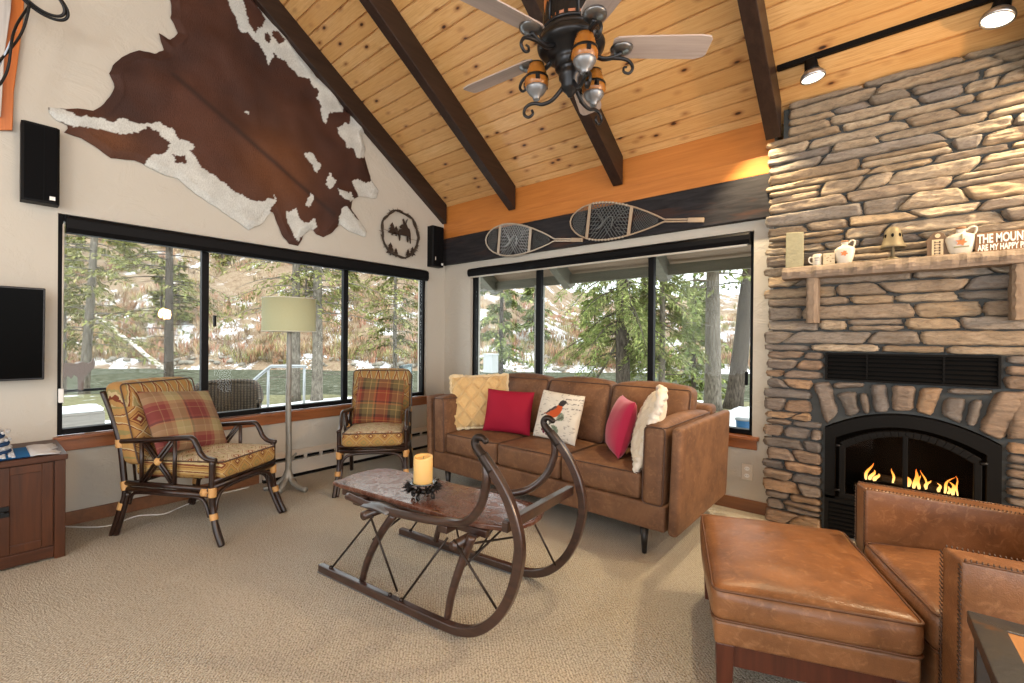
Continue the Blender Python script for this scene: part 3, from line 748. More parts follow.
WHITE= [[(0.315, 2.731), (0.335, 2.726), (0.405, 2.732), (0.445, 2.71), (0.486, 2.732), (0.528, 2.719), (0.588, 2.753), (0.632, 2.741), (0.695, 2.788), (0.722, 2.775), (0.807, 2.787), (0.886, 2.826), (0.926, 2.811), (0.968, 2.808), (0.999, 2.756), (1.063, 2.753), (1.118, 2.732), (1.086, 2.682), (1.119, 2.628), (1.164, 2.576), (1.257, 2.523), (1.305, 2.495), (1.378, 2.46), (1.532, 2.4), (1.572, 2.415), (1.676, 2.456), (1.7, 2.5), (1.722, 2.457), (1.686, 2.363), (1.647, 2.227), (1.505, 2.122), (1.405, 2.189), (1.282, 2.259), (1.188, 2.318), (1.076, 2.369), (0.99, 2.436), (0.888, 2.433), (0.79, 2.478), (0.847, 2.576), (0.938, 2.622), (0.952, 2.689), (0.886, 2.772), (0.827, 2.77), (0.751, 2.706), (0.659, 2.674), (0.537, 2.66), (0.413, 2.636), (0.343, 2.638), (0.312, 2.681)], [(1.308, 4.011), (1.354, 3.927), (1.395, 3.875), (1.422, 3.785), (1.45, 3.769), (1.478, 3.792), (1.535, 3.766), (1.579, 3.726), (1.623, 3.701), (1.647, 3.609), (1.683, 3.715), (1.776, 3.711), (1.824, 3.669), (1.873, 3.668), (1.906, 3.624), (2.007, 3.652), (2.042, 3.599), (2.095, 3.571), (2.078, 3.495), (2.121, 3.444), (2.114, 3.355), (2.158, 3.295), (2.204, 3.407), (2.336, 3.476), (2.393, 3.625), (2.277, 3.683), (2.111, 3.733), (1.971, 3.854), (1.838, 3.953), (1.742, 4.033), (1.62, 4.092), (1.533, 4.142)], [(2.291, 3.298), (2.337, 3.351), (2.395, 3.379), (2.454, 3.503), (2.502, 3.559), (2.556, 3.561), (2.544, 3.464), (2.621, 3.305), (2.643, 3.218), (2.601, 3.111), (2.498, 3.071), (2.457, 3.146), (2.377, 3.149), (2.319, 3.219)], [(1.961, 2.944), (2.046, 2.978), (2.082, 2.914), (2.125, 2.875), (2.09, 2.807), (2.047, 2.852), (2.005, 2.891)], [(2.209, 2.848), (2.235, 2.785), (2.273, 2.788), (2.247, 2.71), (2.21, 2.673), (2.173, 2.716), (2.191, 2.773)], [(2.285, 2.71), (2.342, 2.7), (2.42, 2.709), (2.481, 2.651), (2.441, 2.615), (2.362, 2.622), (2.304, 2.643)], [(2.451, 2.808), (2.508, 2.867), (2.603, 2.849), (2.667, 2.896), (2.8, 2.824), (2.756, 2.698), (2.542, 2.691), (2.48, 2.742)], [(2.324, 2.516), (2.382, 2.562), (2.422, 2.509), (2.565, 2.447), (2.65, 2.363), (2.621, 2.27), (2.424, 2.305), (2.314, 2.36)], [(1.81, 2.374), (1.881, 2.416), (1.915, 2.357), (1.975, 2.32), (2.068, 2.369), (2.086, 2.304), (2.052, 2.223), (1.966, 2.2), (1.916, 2.131), (1.867, 2.172), (1.85, 2.251), (1.811, 2.276)], [(1.968, 2.469), (2.032, 2.593), (2.067, 2.567), (2.015, 2.46)], [(1.454, 3.139), (1.476, 3.15), (1.505, 3.125), (1.488, 3.112)]]
BROWN= [[(0.979, 2.623), (1.042, 2.643), (1.058, 2.583), (0.99, 2.558)], [(1.443, 4.089), (1.547, 4.15), (1.562, 4.059), (1.615, 3.995), (1.598, 3.917), (1.535, 3.822), (1.486, 3.894)], [(1.601, 3.847), (1.631, 3.884), (1.673, 3.853), (1.643, 3.79), (1.607, 3.803)], [(1.676, 3.917), (1.743, 3.937), (1.775, 3.888), (1.734, 3.836), (1.682, 3.873)]]
def dist_seg(p, a, c):
    ax, ay = a; cx, cy = c; dx, dy = cx - ax, cy - ay; L = dx * dx + dy * dy
    t = 0 if L == 0 else max(0, min(1, ((p[0] - ax) * dx + (p[1] - ay) * dy) / L))
    q = (ax + t * dx, ay + t * dy); return (p[0] - q[0]) ** 2 + (p[1] - q[1]) ** 2, q
def near_poly(p, P):
    best = (1e9, p)
    for i in range(len(P)):
        d = dist_seg(p, P[i - 1], P[i])
        if d[0] < best[0]: best = d
    return sqrt(best[0]), best[1]
def ragged(P, step=.02, amp=.006):
    out = []
    for i in range(len(P)):
        a, c = P[i], P[(i + 1) % len(P)]; L = math.dist(a, c); n_ = max(1, int(L / step))
        for k in range(n_):
            t = k / n_; x, y = a[0] + (c[0] - a[0]) * t, a[1] + (c[1] - a[1]) * t
            out.append((x + amp * nz(x * 40, y * 40, 1), y + amp * nz(x * 40, y * 40, 8)))
    return out
HP = ragged(HIDE, .03, .008)
g = .0085; ys = [p[0] for p in HP]; zs = [p[1] for p in HP]
Y0, Z0 = min(ys) - g, min(zs) - g; NY, NZ = int((max(ys) - Y0) / g) + 2, int((max(zs) - Z0) / g) + 2
ins = [[inpoly(Y0 + i * g, Z0 + j * g, HP) for j in range(NZ)] for i in range(NY)]
def hidecol(y, z):
    y2 = y + .020 * nz(y * 14, z * 14, 3) + .010 * nz(y * 55, z * 45, 5); z2 = z + .020 * nz(y * 14, z * 14, 9) + .012 * nz(y * 45, z * 55, 2)
    w = any(inpoly(y2, z2, P) for P in WHITE) and not any(inpoly(y2, z2, P) for P in BROWN)
    if w:
        k = .9 + .14 * fbm(y * 9, z * 9, 4, 2); return (.66 * k, .675 * k, .64 * k)
    # lighter strip along the spine and a ginger zone low in the middle
    m = max(0, min(1, .5 + .9 * fbm(y * 2.2, z * 2.2, 2, 3)))
    sx = (y - 1.05) * .70 + (z - 3.05) * .71; sp = abs((y - 1.05) * .71 - (z - 3.05) * -.70 - .0)
    gi = math.exp(-((y - 1.75) ** 2 / .10 + (z - 2.75) ** 2 / .12)) + .8 * math.exp(-((y - .62) ** 2 / .03 + (z - 2.62) ** 2 / .012))
    c = Vector((.040, .015, .010)).lerp(Vector((.082, .030, .017)), m)
    c = c.lerp(Vector((.145, .052, .018)), min(.8, gi))
    dl = dist_seg((y, z), (.98, 3.22), (2.25, 2.45))[0]
    c = c.lerp(Vector((.022, .010, .008)), .75 * math.exp(-dl / .0005))
    return tuple(c)
idx = {}; b = M(); vs = []; cs = []; fs = []; bd = []
def hv(i, j):
    if (i, j) in idx: return idx[(i, j)]
    y, z = Y0 + i * g, Z0 + j * g
    d, q = near_poly((y, z), HP)
    if not ins[i][j]: y, z = q; d = 0
    off = .012 + .016 * min(1, d / .05) + .018 * fbm(y * 3.2, z * 3.2, 5, 2) * min(1, d / .04) + .010 * max(0, nz(y * 7, z * 7, 8)) * (1 if d < .06 else 0)
    if z - zc(y) > -.1: pass
    idx[(i, j)] = len(vs); vs.append((XL + max(.007, off), y, z)); cs.append(hidecol(y, z)); return idx[(i, j)]
for i in range(NY - 1):
    for j in range(NZ - 1):
        q = [(i, j), (i + 1, j), (i + 1, j + 1), (i, j + 1)]; k = sum(ins[a][c] for a, c in q)
        if k >= 2 or (k == 1): fs.append(tuple(hv(*p) for p in q))
b.add(vs, fs, True, cs)
o = b.build('cowhide', MT['hide'], None, 0, True)
sm = o.modifiers.new('solid', 'SOLIDIFY'); sm.thickness = .005; sm.offset = -1
tag(o, 'large brown and white cowhide spread flat on the upper left wall', 'hide')

# round twig wreath with metal silhouettes
r = thing('wall_wreath', 'round dark twig ring with small moose and pine silhouettes on the left wall', 'wreath', (XL + .03, 3.03, 2.40))
MT['twig'] = plain('dark brown twig', (.05, .034, .022), .8, bump=(60, .6, .004)); MT['rust'] = plain('dark rusty steel', (.045, .03, .022), .6, .5)
rw = random.Random(4); b = M()
for s in range(5):
    ph = rw.uniform(0, 6)
    b.tube([(.010 * sin(5 * a + ph + s), (.238 + .011 * sin(7 * a + ph)) * cos(a), (.250 + .011 * cos(6 * a + ph)) * sin(a)) for a in [2 * pi * k / 72 for k in range(72)]], .0065, 5, True)
for k in range(70):
    a = rw.uniform(0, 2 * pi); y, z = .24 * cos(a), .25 * sin(a); a2 = a + rw.uniform(-1.6, 1.6); l = rw.uniform(.02, .042)
    b.tube([(rw.uniform(-.01, .01), y, z), (rw.uniform(-.012, .014), y + l * cos(a2), z + l * sin(a2))], [.004, .001], 4)
b.build('twig_ring', MT['twig'], r)
def tree2d(y, z, s): return [(y - s * .06, z), (y + s * .06, z), (y + s * .06, z + s * .15), (y + s * .4, z + s * .15), (y + s * .18, z + s * .42), (y + s * .3, z + s * .42), (y + s * .12, z + s * .68), (y + s * .2, z + s * .68), (y, z + s), (y - s * .2, z + s * .68), (y - s * .12, z + s * .68), (y - s * .3, z + s * .42), (y - s * .18, z + s * .42), (y - s * .4, z + s * .15), (y - s * .06, z + s * .15)]
for (y, z, s) in ((-.11, -.03, .14), (-.06, -.03, .11), (-.13, -.25, .14), (-.06, -.26, .10), (.16, -.22, .11), (.10, -.235, .09)):
    b = M(); b.prism(tree2d(y, z, s), -.002, .002, 'yzx'); b.build('pine_silhouette', MT['rust'], r)
P = [(-.03, .01), (-.02, -.05), (-.012, -.05), (-.008, -.005), (.05, -.005), (.055, -.05), (.063, -.05), (.068, .005), (.08, -.055), (.088, -.055), (.085, .02), (.075, .055), (.06, .06), (.045, .09), (.06, .13), (.045, .12), (.035, .09), (.02, .125), (.008, .115), (.018, .08), (.0, .075), (-.02, .055), (-.012, .045), (.01, .045), (-.02, .035)]
P = [(y * 1.45 + .01, z * 1.45) for y, z in P]; b = M(); b.prism(P, -.002, .002, 'yzx'); b.build('moose_silhouette', MT['rust'], r)
for y0, z0, y1, z1 in ((-.235, .02, -.08, -.01), (.08, -.03, .235, -.03), (-.03, 0, -.08, .0)):
    b = M(); b.tube([(0, y0, z0), (0, y1, z1)], .0018, 5); b.build('wire', MT['rust'], r)

# snowshoes on the dark beam
MT['ash'] = plain('pale bent ash wood', (.46, .40, .32), .5, var=.15); MT['ash2'] = plain('tan bent ash wood', (.38, .29, .20), .5, var=.15); MT['rawhide'] = plain('grey rawhide lacing', (.30, .33, .34), .5); MT['rawhided'] = plain('dark rawhide lacing', (.11, .12, .12), .5)
def snowshoe(label, x0, zc_, L, tilt, ash, lace):
    r = thing('snowshoe', label, 'snowshoe', (x0, 3.622, zc_)); r.rotation_euler = (rad(3), rad(tilt), 0)
    Lb = L * .755; Wd = .165   # body length and half width
    def hw(t): return Wd * (sin(pi * min(1, t) ** .66) ** .80) if 0 < t < 1 else 0
    up = [(Lb * t, 0, hw(t)) for t in [.0, .01, .03, .07, .13, .22, .33, .45, .58, .7, .82, .92, .975, 1.0]]
    up[-1] = (Lb, 0, .008)
    dn = [(x, 0, -z) for x, y, z in reversed(up)][:-1]
    pts = [(L, 0, .009)] + [(Lb + .02, 0, .009)] + list(reversed(up)) + list(reversed(dn)) + [(Lb + .02, 0, -.009), (L, 0, -.009)]
    b = M(); b.tube(pts, .0072, 8); b.build('frame', ash, r)
    b = M(); b.box(L - .11, L + .012, -.013, .013, -.018, .018); b.build('tail_grip', MT['ash2'], r, .004)
    bars = (.215, .665)
    for t in bars:
        b = M(); b.box(Lb * t - .014, Lb * t + .014, -.007, .007, -hw(t), hw(t)); b.build('crossbar', ash, r, .003)
    b = M()
    t0, t1 = bars
    k_ = 13
    for k in range(k_):      # diagonal webbing of the middle panel
        for d in (-1, 1):
            ta = t0 + (t1 - t0) * (k + .5) / k_; tb = ta + d * .26
            n_ = 9; pp = []
            for i in range(n_):
                t = ta + (tb - ta) * i / (n_ - 1)
                if t0 <= t <= t1: pp.append((Lb * t, .003 * (1 if (i + k) % 2 else -1), hw(t) * .97 * (1 - 2 * i / (n_ - 1))))
            if len(pp) > 1: b.tube(pp, .0032, 5)
    for k in range(7):
        z = -.11 + .22 * k / 6; b.tube([(Lb * t0, 0, z), (Lb * (t0 + .12), 0, z * .9)], .0032, 5); b.tube([(Lb * t1, 0, z * .9), (Lb * (t1 - .14), 0, z * .75)], .0032, 5)
    b.build('webbing', lace, r)
    for (ta, tb) in ((.02, .19), (.685, .95)):   # fine mesh in toe and tail
        b = M()
        for k in range(11):
            for d in (-1, 1):
                tm = ta + (tb - ta) * (k + .5) / 11; pp = []
                for i in range(9):
                    t = tm + d * (tb - ta) * .6 * (i / 8 - .5)
                    if ta <= t <= tb: pp.append((Lb * t, 0, hw(t) * (1 - 2 * i / 8)))
                if len(pp) > 1: b.tube(pp, .0016, 4)
        b.build('fine_mesh', MT['rawhided'], r)
    pass
    b = M()
    for k in range(11):
        t = .25 + .36 * k / 10
        for s in (-1, 1):
            b.tube([(Lb * t - .006, 0, s * (hw(t) + .0)), (Lb * t + .006, 0, s * (hw(t) + .0))], .0105, 7)
    b.build('edge_binding', MT['ash'], r)
    b = M(); xm = Lb * .40
    b.tube(spline([(xm - .06, -.008, .05), (xm - .01, -.018, -.01), (xm - .07, -.012, -.07), (xm - .03, -.016, -.05), (xm + .03, -.012, .03), (xm + .08, -.014, .03), (xm + .075, -.012, -.05)], 6), .006, 6); b.build('strap', lace, r)
    return r
snowshoe('lower left snowshoe hanging on the dark beam, with pale grey frame', -3.43, 2.345, 1.225, 7.8, MT['ash'], MT['rawhide'])
snowshoe('upper right snowshoe hanging on the dark beam, with tan wooden tail', -2.34, 2.368, 1.215, 8.6, MT['ash2'], MT['rawhided'])

# loudspeakers
def speaker(label, y0, y1, z0, z1, rz=0):
    r = thing('wall_speaker', label, 'speaker', (XL, (y0 + y1) / 2, z0), 0); w = (y1 - y0) / 2; h = z1 - z0
    b = M(); b.prism([(0, -w), (.085, -w), (.10, -w + .015), (.10, w - .015), (.085, w), (0, w)], 0, h, 'xyz'); b.build('cabinet', MT['black'], r, .003)
    b = M(); b.box(.100, .106, -w + .012, w * .12, .015, h - .015); b.box(.100, .104, w * .12 + .004, w - .012, .015, h - .015); b.build('grille', plain('black speaker cloth', (.004, .004, .0045), .9, 0, .1), r, .002)
    b = M(); b.box(.104, .107, w * .45, w * .75, .022, .045); b.build('badge', MT['white'], r)
    return r
speaker('tall black loudspeaker on the left wall below the cowhide, by the window corner', .195, .365, 2.085, 2.572)
r = speaker('black loudspeaker mounted in the far corner of the left wall beside the dark beam', 3.425, 3.60, 2.10, 2.57)
b = M(); b.box(.104, .107, -.055, -.045, .07, .11); b.build('status_light', MT['white'], r)

# television, only its right end is in view
r = thing('television', 'wall-mounted black flat television on the left wall', 'television', (XL + .035, -.23, 1.27)); r.rotation_euler = (0, rad(5), 0)
b = M(); b.box(.05, .095, -.53, .53, -.285, .285); b.build('casing', plain('dark grey bezel', (.02, .02, .022), .4), r, .006)
b = M(); b.box(.0955, .0975, -.52, .52, -.272, .275); b.build('screen', plain('black screen', (.002, .002, .002), .3, 0, .04), r)
b = M(); b.box(.0, .05, -.2, .2, -.15, .15); b.build('wall_bracket', MT['black'], r)

# ski-like boards high at the left edge
MT['orangewood'] = wood('orange varnished ski', (.42, .11, .02), (.58, .18, .04), .8, 2, .35)
b = M(); b.prism([(.098, 2.49), (.163, 2.512), (.168, 2.75), (.205, 3.2), (.23, 4.0), (.13, 4.0), (.112, 3.2)], XL + .012, XL + .03, 'yzx'); o = b.build('wall_ski', MT['orangewood'], None, .004); tag(o, 'orange varnished wooden ski hanging upright on the wall at the left edge', 'ski')
MT['greywood'] = wood('weathered white ski', (.36, .34, .32), (.62, .60, .57), .8, 2, .6)
b = M(); b.prism([(.055, 2.55), (.115, 2.57), (.128, 2.95), (.152, 3.22), (.18, 4.0), (.08, 4.0), (.06, 3.2)], XL + .036, XL + .055, 'yzx'); o = b.build('wall_ski', MT['greywood'], None, .004); tag(o, 'weathered grey-white ski hanging over the orange one at the left edge', 'ski')
r = thing('wire_hoop', 'black metal hoop on a twisted stem hanging at the top left corner', 'hanging hoop', (-3.9, .265, 3.225))
b = M()
for dx, s in ((0, 1.0), (.015, .86)):
    b.tube([(dx + .03 * sin(a), s * .115 * cos(a) - .0, .035 + s * .075 * sin(a) - .035 * s * cos(a)) for a in [2 * pi * k / 40 for k in range(40)]], .0085, 8, True)
b.build('hoop', MT['blackmetal'], r)
b = M()
for ph in (0, pi):
    b.tube([(.012 * cos(ph + k * .30), -.045 - .006 * k + (.010 + .0006 * k) * sin(ph + k * .25), -.025 - .0235 * k) for k in range(24)], .0065, 7)
b.build('twisted_stem', MT['blackmetal'], r)
b = M(); b.tube([(.0, -.10, -.20), (.0, -.13, -.32), (0, -.18, -.50)], .004, 6); b.build('cord', plain('pale blue cord', (.45, .55, .68), .6), r)

# ================================================================== CONSOLE UNDER THE TELEVISION
MT['cherry'] = wood('red brown cabinet wood', (.030, .010, .004), (.088, .027, .008), .9, 2, .35, .35)
MT['cherryh'] = wood('red brown cabinet wood, rail', (.030, .010, .004), (.088, .027, .008), .9, 1, .4, .3)
r = thing('media_cabinet', 'dark red-brown wooden cabinet with panelled door and iron latch at the left edge', 'cabinet', (-3.60, .352, 0))
D_ = .55; Wc = .935; Hc = .585
b = M(); b.box(-D_, -.012, -Wc + .04, -.04, .03, Hc - .03); b.build('body', MT['cherry'], r)
b = M(); b.box(-D_ - .005, .012, -Wc - .008, .008, Hc - .032, Hc); b.build('top', MT['cherryh'], r, .004)
b = M(); b.box(-D_, 0, -.045, 0, 0, Hc - .032); b.build('corner_post', MT['cherry'], r, .003)
b = M(); b.box(-D_, 0, -Wc, -Wc + .045, 0, Hc - .032); b.build('corner_post', MT['cherry'], r, .003)
b = M(); b.box(-.02, -.002, -Wc + .045, -.045, .012, .075); b.build('base_rail', MT['cherryh'], r, .003)
for (ya, yb_) in ((-.257, -.05), (-.467, -.260), (-.675, -.470), (-.885, -.678)):
    b = M(); z0, z1 = .082, Hc - .037; w = .044
    b.box(-.018, .0, ya, ya + w, z0, z1); b.box(-.018, .0, yb_ - w, yb_, z0, z1); b.box(-.018, .0, ya + w, yb_ - w, z0, z0 + w); b.box(-.018, .0, ya + w, yb_ - w, z1 - w, z1)
    d = b.build('door', MT['cherry'], r, .003)
    b = M(); b.box(-.018, -.008, ya + w, yb_ - w, z0 + w, z1 - w); b.build('panel', MT['cherry'], d)
    if True:
        yy = ya + .022 if ya in (-.257, -.675) else yb_ - .022
        b = M(); b.box(0, .012, yy - .02, yy + .02, .29, .345); b.tube([(.012, yy - .015, .318), (.026, yy, .318), (.012, yy + .015, .318)], .006, 6); b.build('latch', MT['blackmetal'], d, .003)
# blue throw on the cabinet
MT['bluecloth'] = plain('bright blue weave', (.012, .13, .36), .85, 0, .2, (120, .5, .003), .25)
MT['fringe'] = plain('white wool fringe', (.50, .51, .52), .9)
r = thing('table_runner', 'blue woven runner with white tufts and knotted white fringe on the cabinet top', 'runner', (-3.60, .352, Hc + .001))
b = M(); nx_, ny_ = 12, 16; vs = []; fs = []
for lay in (0, 1):
    for i in range(nx_ + 1):
        for j in range(ny_ + 1):
            x = -.34 + .325 * i / nx_; y = -.75 + .615 * j / ny_; vs.append((x, y, (.002 if lay == 0 else .007 + .003 * nz(x * 20, y * 20))))
Wd_ = ny_ + 1; o2 = (nx_ + 1) * Wd_
for i in range(nx_):
    for j in range(ny_):
        q = (i * Wd_ + j, i * Wd_ + j + 1, (i + 1) * Wd_ + j + 1, (i + 1) * Wd_ + j); fs.append(q); fs.append(tuple(a + o2 for a in reversed(q)))
b.add(vs, fs, True); b.build('cloth', MT['bluecloth'], r)
b = M()
for k in range(13):
    for m in range(2): b.ball((-.32 + k * .024, -.20 - m * .035 - .01 * (k % 2), .011), (.006, .009, .006), 7, 5)
b.build('white_tuft', MT['fringe'], r)
b = M(); rg = random.Random(8)
for k in range(46):
    x = -.34 + .325 * k / 45
    b.tube([(x, -.137, .008), (x + rg.uniform(-.01, .01), -.105, .012), (x + rg.uniform(-.018, .018), -.07, .008), (x + rg.uniform(-.022, .022), -.035 + rg.uniform(-.012, .02), .006)], [.004, .0045, .004, .0025], 5)
b.build('fringe', MT['fringe'], r)
r = thing('knit_bundle', 'blue and white striped knobbly knitted bundle on the cabinet at the left edge', 'knit bundle', (-3.80, .055, Hc + .008))
b = M()
for k in range(7):
    b.mat = k % 2; rr = .085 - .0016 * k * k; b.tube([(rr * cos(a), rr * sin(a), .014 + k * .022) for a in [2 * pi * i / 24 for i in range(24)]], .0135, 7, True)
b.mat = 0; b.lathe([(.08, 0), (.08, .01), (.03, .155), (.0, .165)], 20, cap=False)
b.build('knit_body', [plain('navy knit', (.012, .05, .14), .9), MT['fringe']], r)
b = M()
for k in range(3):
    for i in range(16):
        a = 2 * pi * (i + .5 * (k % 2)) / 16; rr = .093 - .003 * k; b.ball((rr * cos(a), rr * sin(a), .036 + k * .044), .009, 6, 4)
b.build('white_bobble', MT['fringe'], r)
# cable on the carpet
b = M(); b.tube(spline([(-4.15, .40, .006), (-4.02, .50, .006), (-3.95, .60, .006), (-4.02, .75, .006), (-3.93, .88, .006), (-4.0, 1.0, .006), (-4.09, 1.2, .006), (-4.11, 1.5, .006)], 8), .0045, 6)
tag(b.build('power_cable', MT['white']), 'thin white cable winding on the carpet behind the rattan armchair', 'cable')

# ================================================================== CEILING FAN
FX, FY, FZ = -1.21, 1.864, 2.67
MT['fanblk'] = plain('dark bronze metal', (.028, .028, .030), .33, .7, .5)
MT['pewter'] = plain('brushed pewter', (.20, .205, .21), .3, .85)
MT['blade'] = wood('pale washed fan blade', (.33, .265, .235), (.50, .42, .375), .7, 0, .5)
MT['amber'] = N('amber glass shade', .25).col((.34, .125, .02)).inp('Transmission Weight', .1).m
MT['amberpanel'] = N('amber mica panel', .4).col((.34, .10, .02)).m
MT['frost'] = plain('frosted pewter cup', (.24, .245, .255), .35, .6)
r = thing('ceiling_fan', 'rustic dark bronze ceiling fan with five pale blades and three amber lamps', 'ceiling fan', (FX, FY, FZ))
b = M(); b.tube([(0, 0, .36), (0, 0, zc(FY) - FZ - .06)], .014, 12); b.build('downrod', MT['fanblk'], r)
b = M(); hz = zc(FY) - FZ; b.lathe([(.02, hz - .10), (.05, hz - .085), (.07, hz - .02), (.07, hz + .03)], 24); b.build('ceiling_canopy', MT['fanblk'], r)
b = M(); b.lathe([(.02, -.115), (.070, -.11), (.078, -.075), (.078, -.055), (.105, -.05), (.112, -.035), (.142, -.028), (.160, -.012), (.164, .004), (.150, .016), (.150, .026), (.138, .034), (.142, .044), (.142, .054), (.12, .06), (.11, .06)], 36); b.build('motor_housing', MT['fanblk'], r)
b = M(); b.lathe([(.118, .06), (.132, .075), (.132, .26), (.125, .27)], 36); b.build('lantern_panel', MT['amberpanel'], r)
b = M()
for z in (.066, .265): b.tube([(.136 * cos(a), .136 * sin(a), z) for a in [2 * pi * k / 36 for k in range(36)]], .009, 7, True)
for k in range(6):
    a = 2 * pi * k / 6 + .3; b.tube([(.138 * cos(a), .138 * sin(a), .06), (.138 * cos(a), .138 * sin(a), .27)], .006, 6)
b.lathe([(.134, .268), (.10, .31), (.04, .345), (.02, .37), (.012, .40)], 30); b.build('lantern_frame', MT['fanblk'], r)
b = M(); rt = random.Random(6)
for k in range(22):
    a = 2 * pi * k / 22 + rt.uniform(-.08, .08); s = rt.uniform(.08, .16)
    for (p, q_) in [(tree2d(0, 0, s), 1)]:
        i0 = len(b.v); b.prism(p, .1335, .1355, 'yzx')
        ca, sa = cos(a), sin(a)
        for i in range(i0, len(b.v)):
            x, y, z = b.v[i]; w = y / .134; b.v[i] = (x * cos(a + w), x * sin(a + w), z + .075)
b.build('tree_silhouette', MT['blackmetal'], r)
PH = .696
def blade():
    b = M(); pts = []
    L0, L1 = .20, .665
    pl = [(L0, -.045), (L0 + .02, -.058), (L0 + .10, -.064), (L1 - .05, -.072), (L1 - .012, -.066), (L1, -.05), (L1, .035), (L1 - .012, .05), (L1 - .05, .062), (L0 + .10, .060), (L0 + .02, .056), (L0, .043)]
    b.prism(pl, -.004, .004, 'xyz'); b.map(lambda p: Vector((p.x, p.y * cos(.24), p.z - p.y * sin(.24)))); return b
for k in range(5):
    a = PH - k * 2 * pi / 5; ca, sa = cos(a), sin(a)
    bl = blade().build('blade', MT['blade'], r, .002); bl.rotation_euler = (0, 0, a)
    b = M(); b.lathe([(.0, -.030), (.03, -.028), (.05, -.018), (.055, -.008), (.05, -.006), (.0, -.006)], 22, (.245, 0, .002), cap=False)
    md = b.build('medallion', MT['pewter'], bl)
    b = M(); b.tube(spline([(.10, 0, -.03), (.15, 0, -.055), (.20, 0, -.05), (.245, 0, -.03)], 6), [.014] * 18 + [.012], 8, flat=(1, .7))
    b.tube(spline([(.19, 0, -.052), (.25, 0, -.055), (.285, 0, -.07), (.30, 0, -.10), (.282, 0, -.125), (.258, 0, -.118), (.258, 0, -.098), (.272, 0, -.095)], 6), [.0095 - .0045 * i / 42 for i in range(43)], 7); b.build('blade_iron', MT['fanblk'], bl)
# light kit: stem and three scroll arms with amber shades
b = M(); b.lathe([(.0, -.245), (.012, -.24), (.02, -.225), (.03, -.215), (.045, -.20), (.045, -.165), (.056, -.155), (.058, -.13), (.05, -.115), (.075, -.105)], 26); b.build('light_stem', MT['fanblk'], r)
for az in (-160, -36, 80):
    a = rad(az)
    b = M(); b.tube(spline([(x_, 0, z_ + .072) for x_, z_ in ((.03, -.25), (.06, -.285), (.095, -.315), (.14, -.325), (.175, -.315), (.205, -.315), (.23, -.33), (.235, -.36), (.212, -.378), (.19, -.365), (.195, -.345))], 6), [.0105 - .004 * i / 60 for i in range(61)], 8)
    am = b.build('light_arm', MT['fanblk'], r); am.rotation_euler = (0, 0, a)
    cx = .172; z0 = -.228
    b = M(); b.lathe([(.0, 0), (.014, .0), (.018, .006), (.02, .018), (.036, .030), (.050, .052), (.053, .066), (.047, .067), (.04, .045), (.0, .03)], 26, (cx, 0, z0), cap=False); b.build('shade_cup', MT['frost'], am)
    b = M(); b.lathe([(.052, .0), (.059, .012), (.060, .03), (.056, .045), (.046, .085), (.037, .115), (.034, .115), (.043, .085), (.053, .045), (.056, .03), (.052, .012), (.048, .002)], 28, (cx, 0, z0 + .062), cap=False); b.build('amber_shade', MT['amber'], am)
    b = M(); b.lathe([(.0605, .036), (.0615, .04), (.059, .05), (.0575, .048)], 28, (cx, 0, z0 + .062), cap=False)
    b.lathe([(.0385, .110), (.039, .116), (.033, .118), (.033, .110)], 28, (cx, 0, z0 + .062), cap=False)
    for q_ in range(3):
        t = 2 * pi * q_ / 3 - 2.2
        b.box(cx + .058 * cos(t) - .009, cx + .058 * cos(t) + .009, .058 * sin(t) - .009, .058 * sin(t) + .009, z0 + .075, z0 + .098)
    b.build('shade_band', MT['blackmetal'], am)

# ================================================================== FLOOR LAMP
r = thing('floor_lamp', 'twig-legged metal floor lamp with sage green drum shade in front of the left window', 'floor lamp', (-3.84, 1.70, 0), rad(40))
MT['birch'] = plain('grey birch-like metal', (.26, .25, .22), .45, .4, .5, (40, .5, .006), .3)
def twig(b, pts, r0, r1, n=6):
    p = spline(pts, n); b.tube([q + Vector((.002 * nz(i * .7, 1), .002 * nz(i * .7, 5), 0)) for i, q in enumerate(p)], [r0 + (r1 - r0) * i / (len(p) - 1) + .0015 * nz(i * .9, 3) for i in range(len(p))], 9)
b = M(); twig(b, [(0, 0, .10), (.004, 0, .35), (-.004, .003, .7), (.003, -.003, 1.0), (0, 0, 1.30)], .026, .019, 10); b.build('pole', MT['birch'], r)
for a, l in ((-25, .21), (200, .18), (100, .17), (-95, .13)):
    ca, sa = cos(rad(a)), sin(rad(a))
    b = M(); twig(b, [(0, 0, .16), (.03 * ca, .03 * sa, .09), (.09 * ca, .09 * sa, .045), (l * .75 * ca, l * .75 * sa, .028), (l * ca, l * sa, .022)], .026, .020); b.build('root_foot', MT['birch'], r)
b = M()
twig(b, [(0, 0, .19), (.03, 0, .25), (.07, -.01, .30)], .014, .009, 4); twig(b, [(0, 0, .27), (.02, .01, .31)], .010, .006, 4); twig(b, [(0, 0, .53), (-.03, 0, .555)], .009, .006, 4); twig(b, [(0, 0, .75), (.035, 0, .775)], .008, .005, 4); b.build('twig_stub', MT['birch'], r)
MT['sage'] = N('sage linen shade', .85, 0, .2); sg = MT['sage']
f = sg.noise(sg.mp(sg.obj(), (60, 60, 220)), 2, 3); sg.col(sg.mix(f, (.36, .375, .225), (.47, .485, .32))); sg.inp('Subsurface Weight', .0); MT['sage'] = sg.m
b = M(); b.lathe([(.202, 1.305), (.202, 1.578), (.197, 1.578), (.197, 1.305)], 48, cap=False); b.add(b.v[-192:], [(k, (k + 1) % 48, 144 + (k + 1) % 48, 144 + k) for k in range(48)], False); sh = b.build('drum_shade', MT['sage'], r)
b = M()
for z in (1.307, 1.576): b.tube([(.2025 * cos(a), .2025 * sin(a), z) for a in [2 * pi * k / 48 for k in range(48)]], .0035, 6, True)
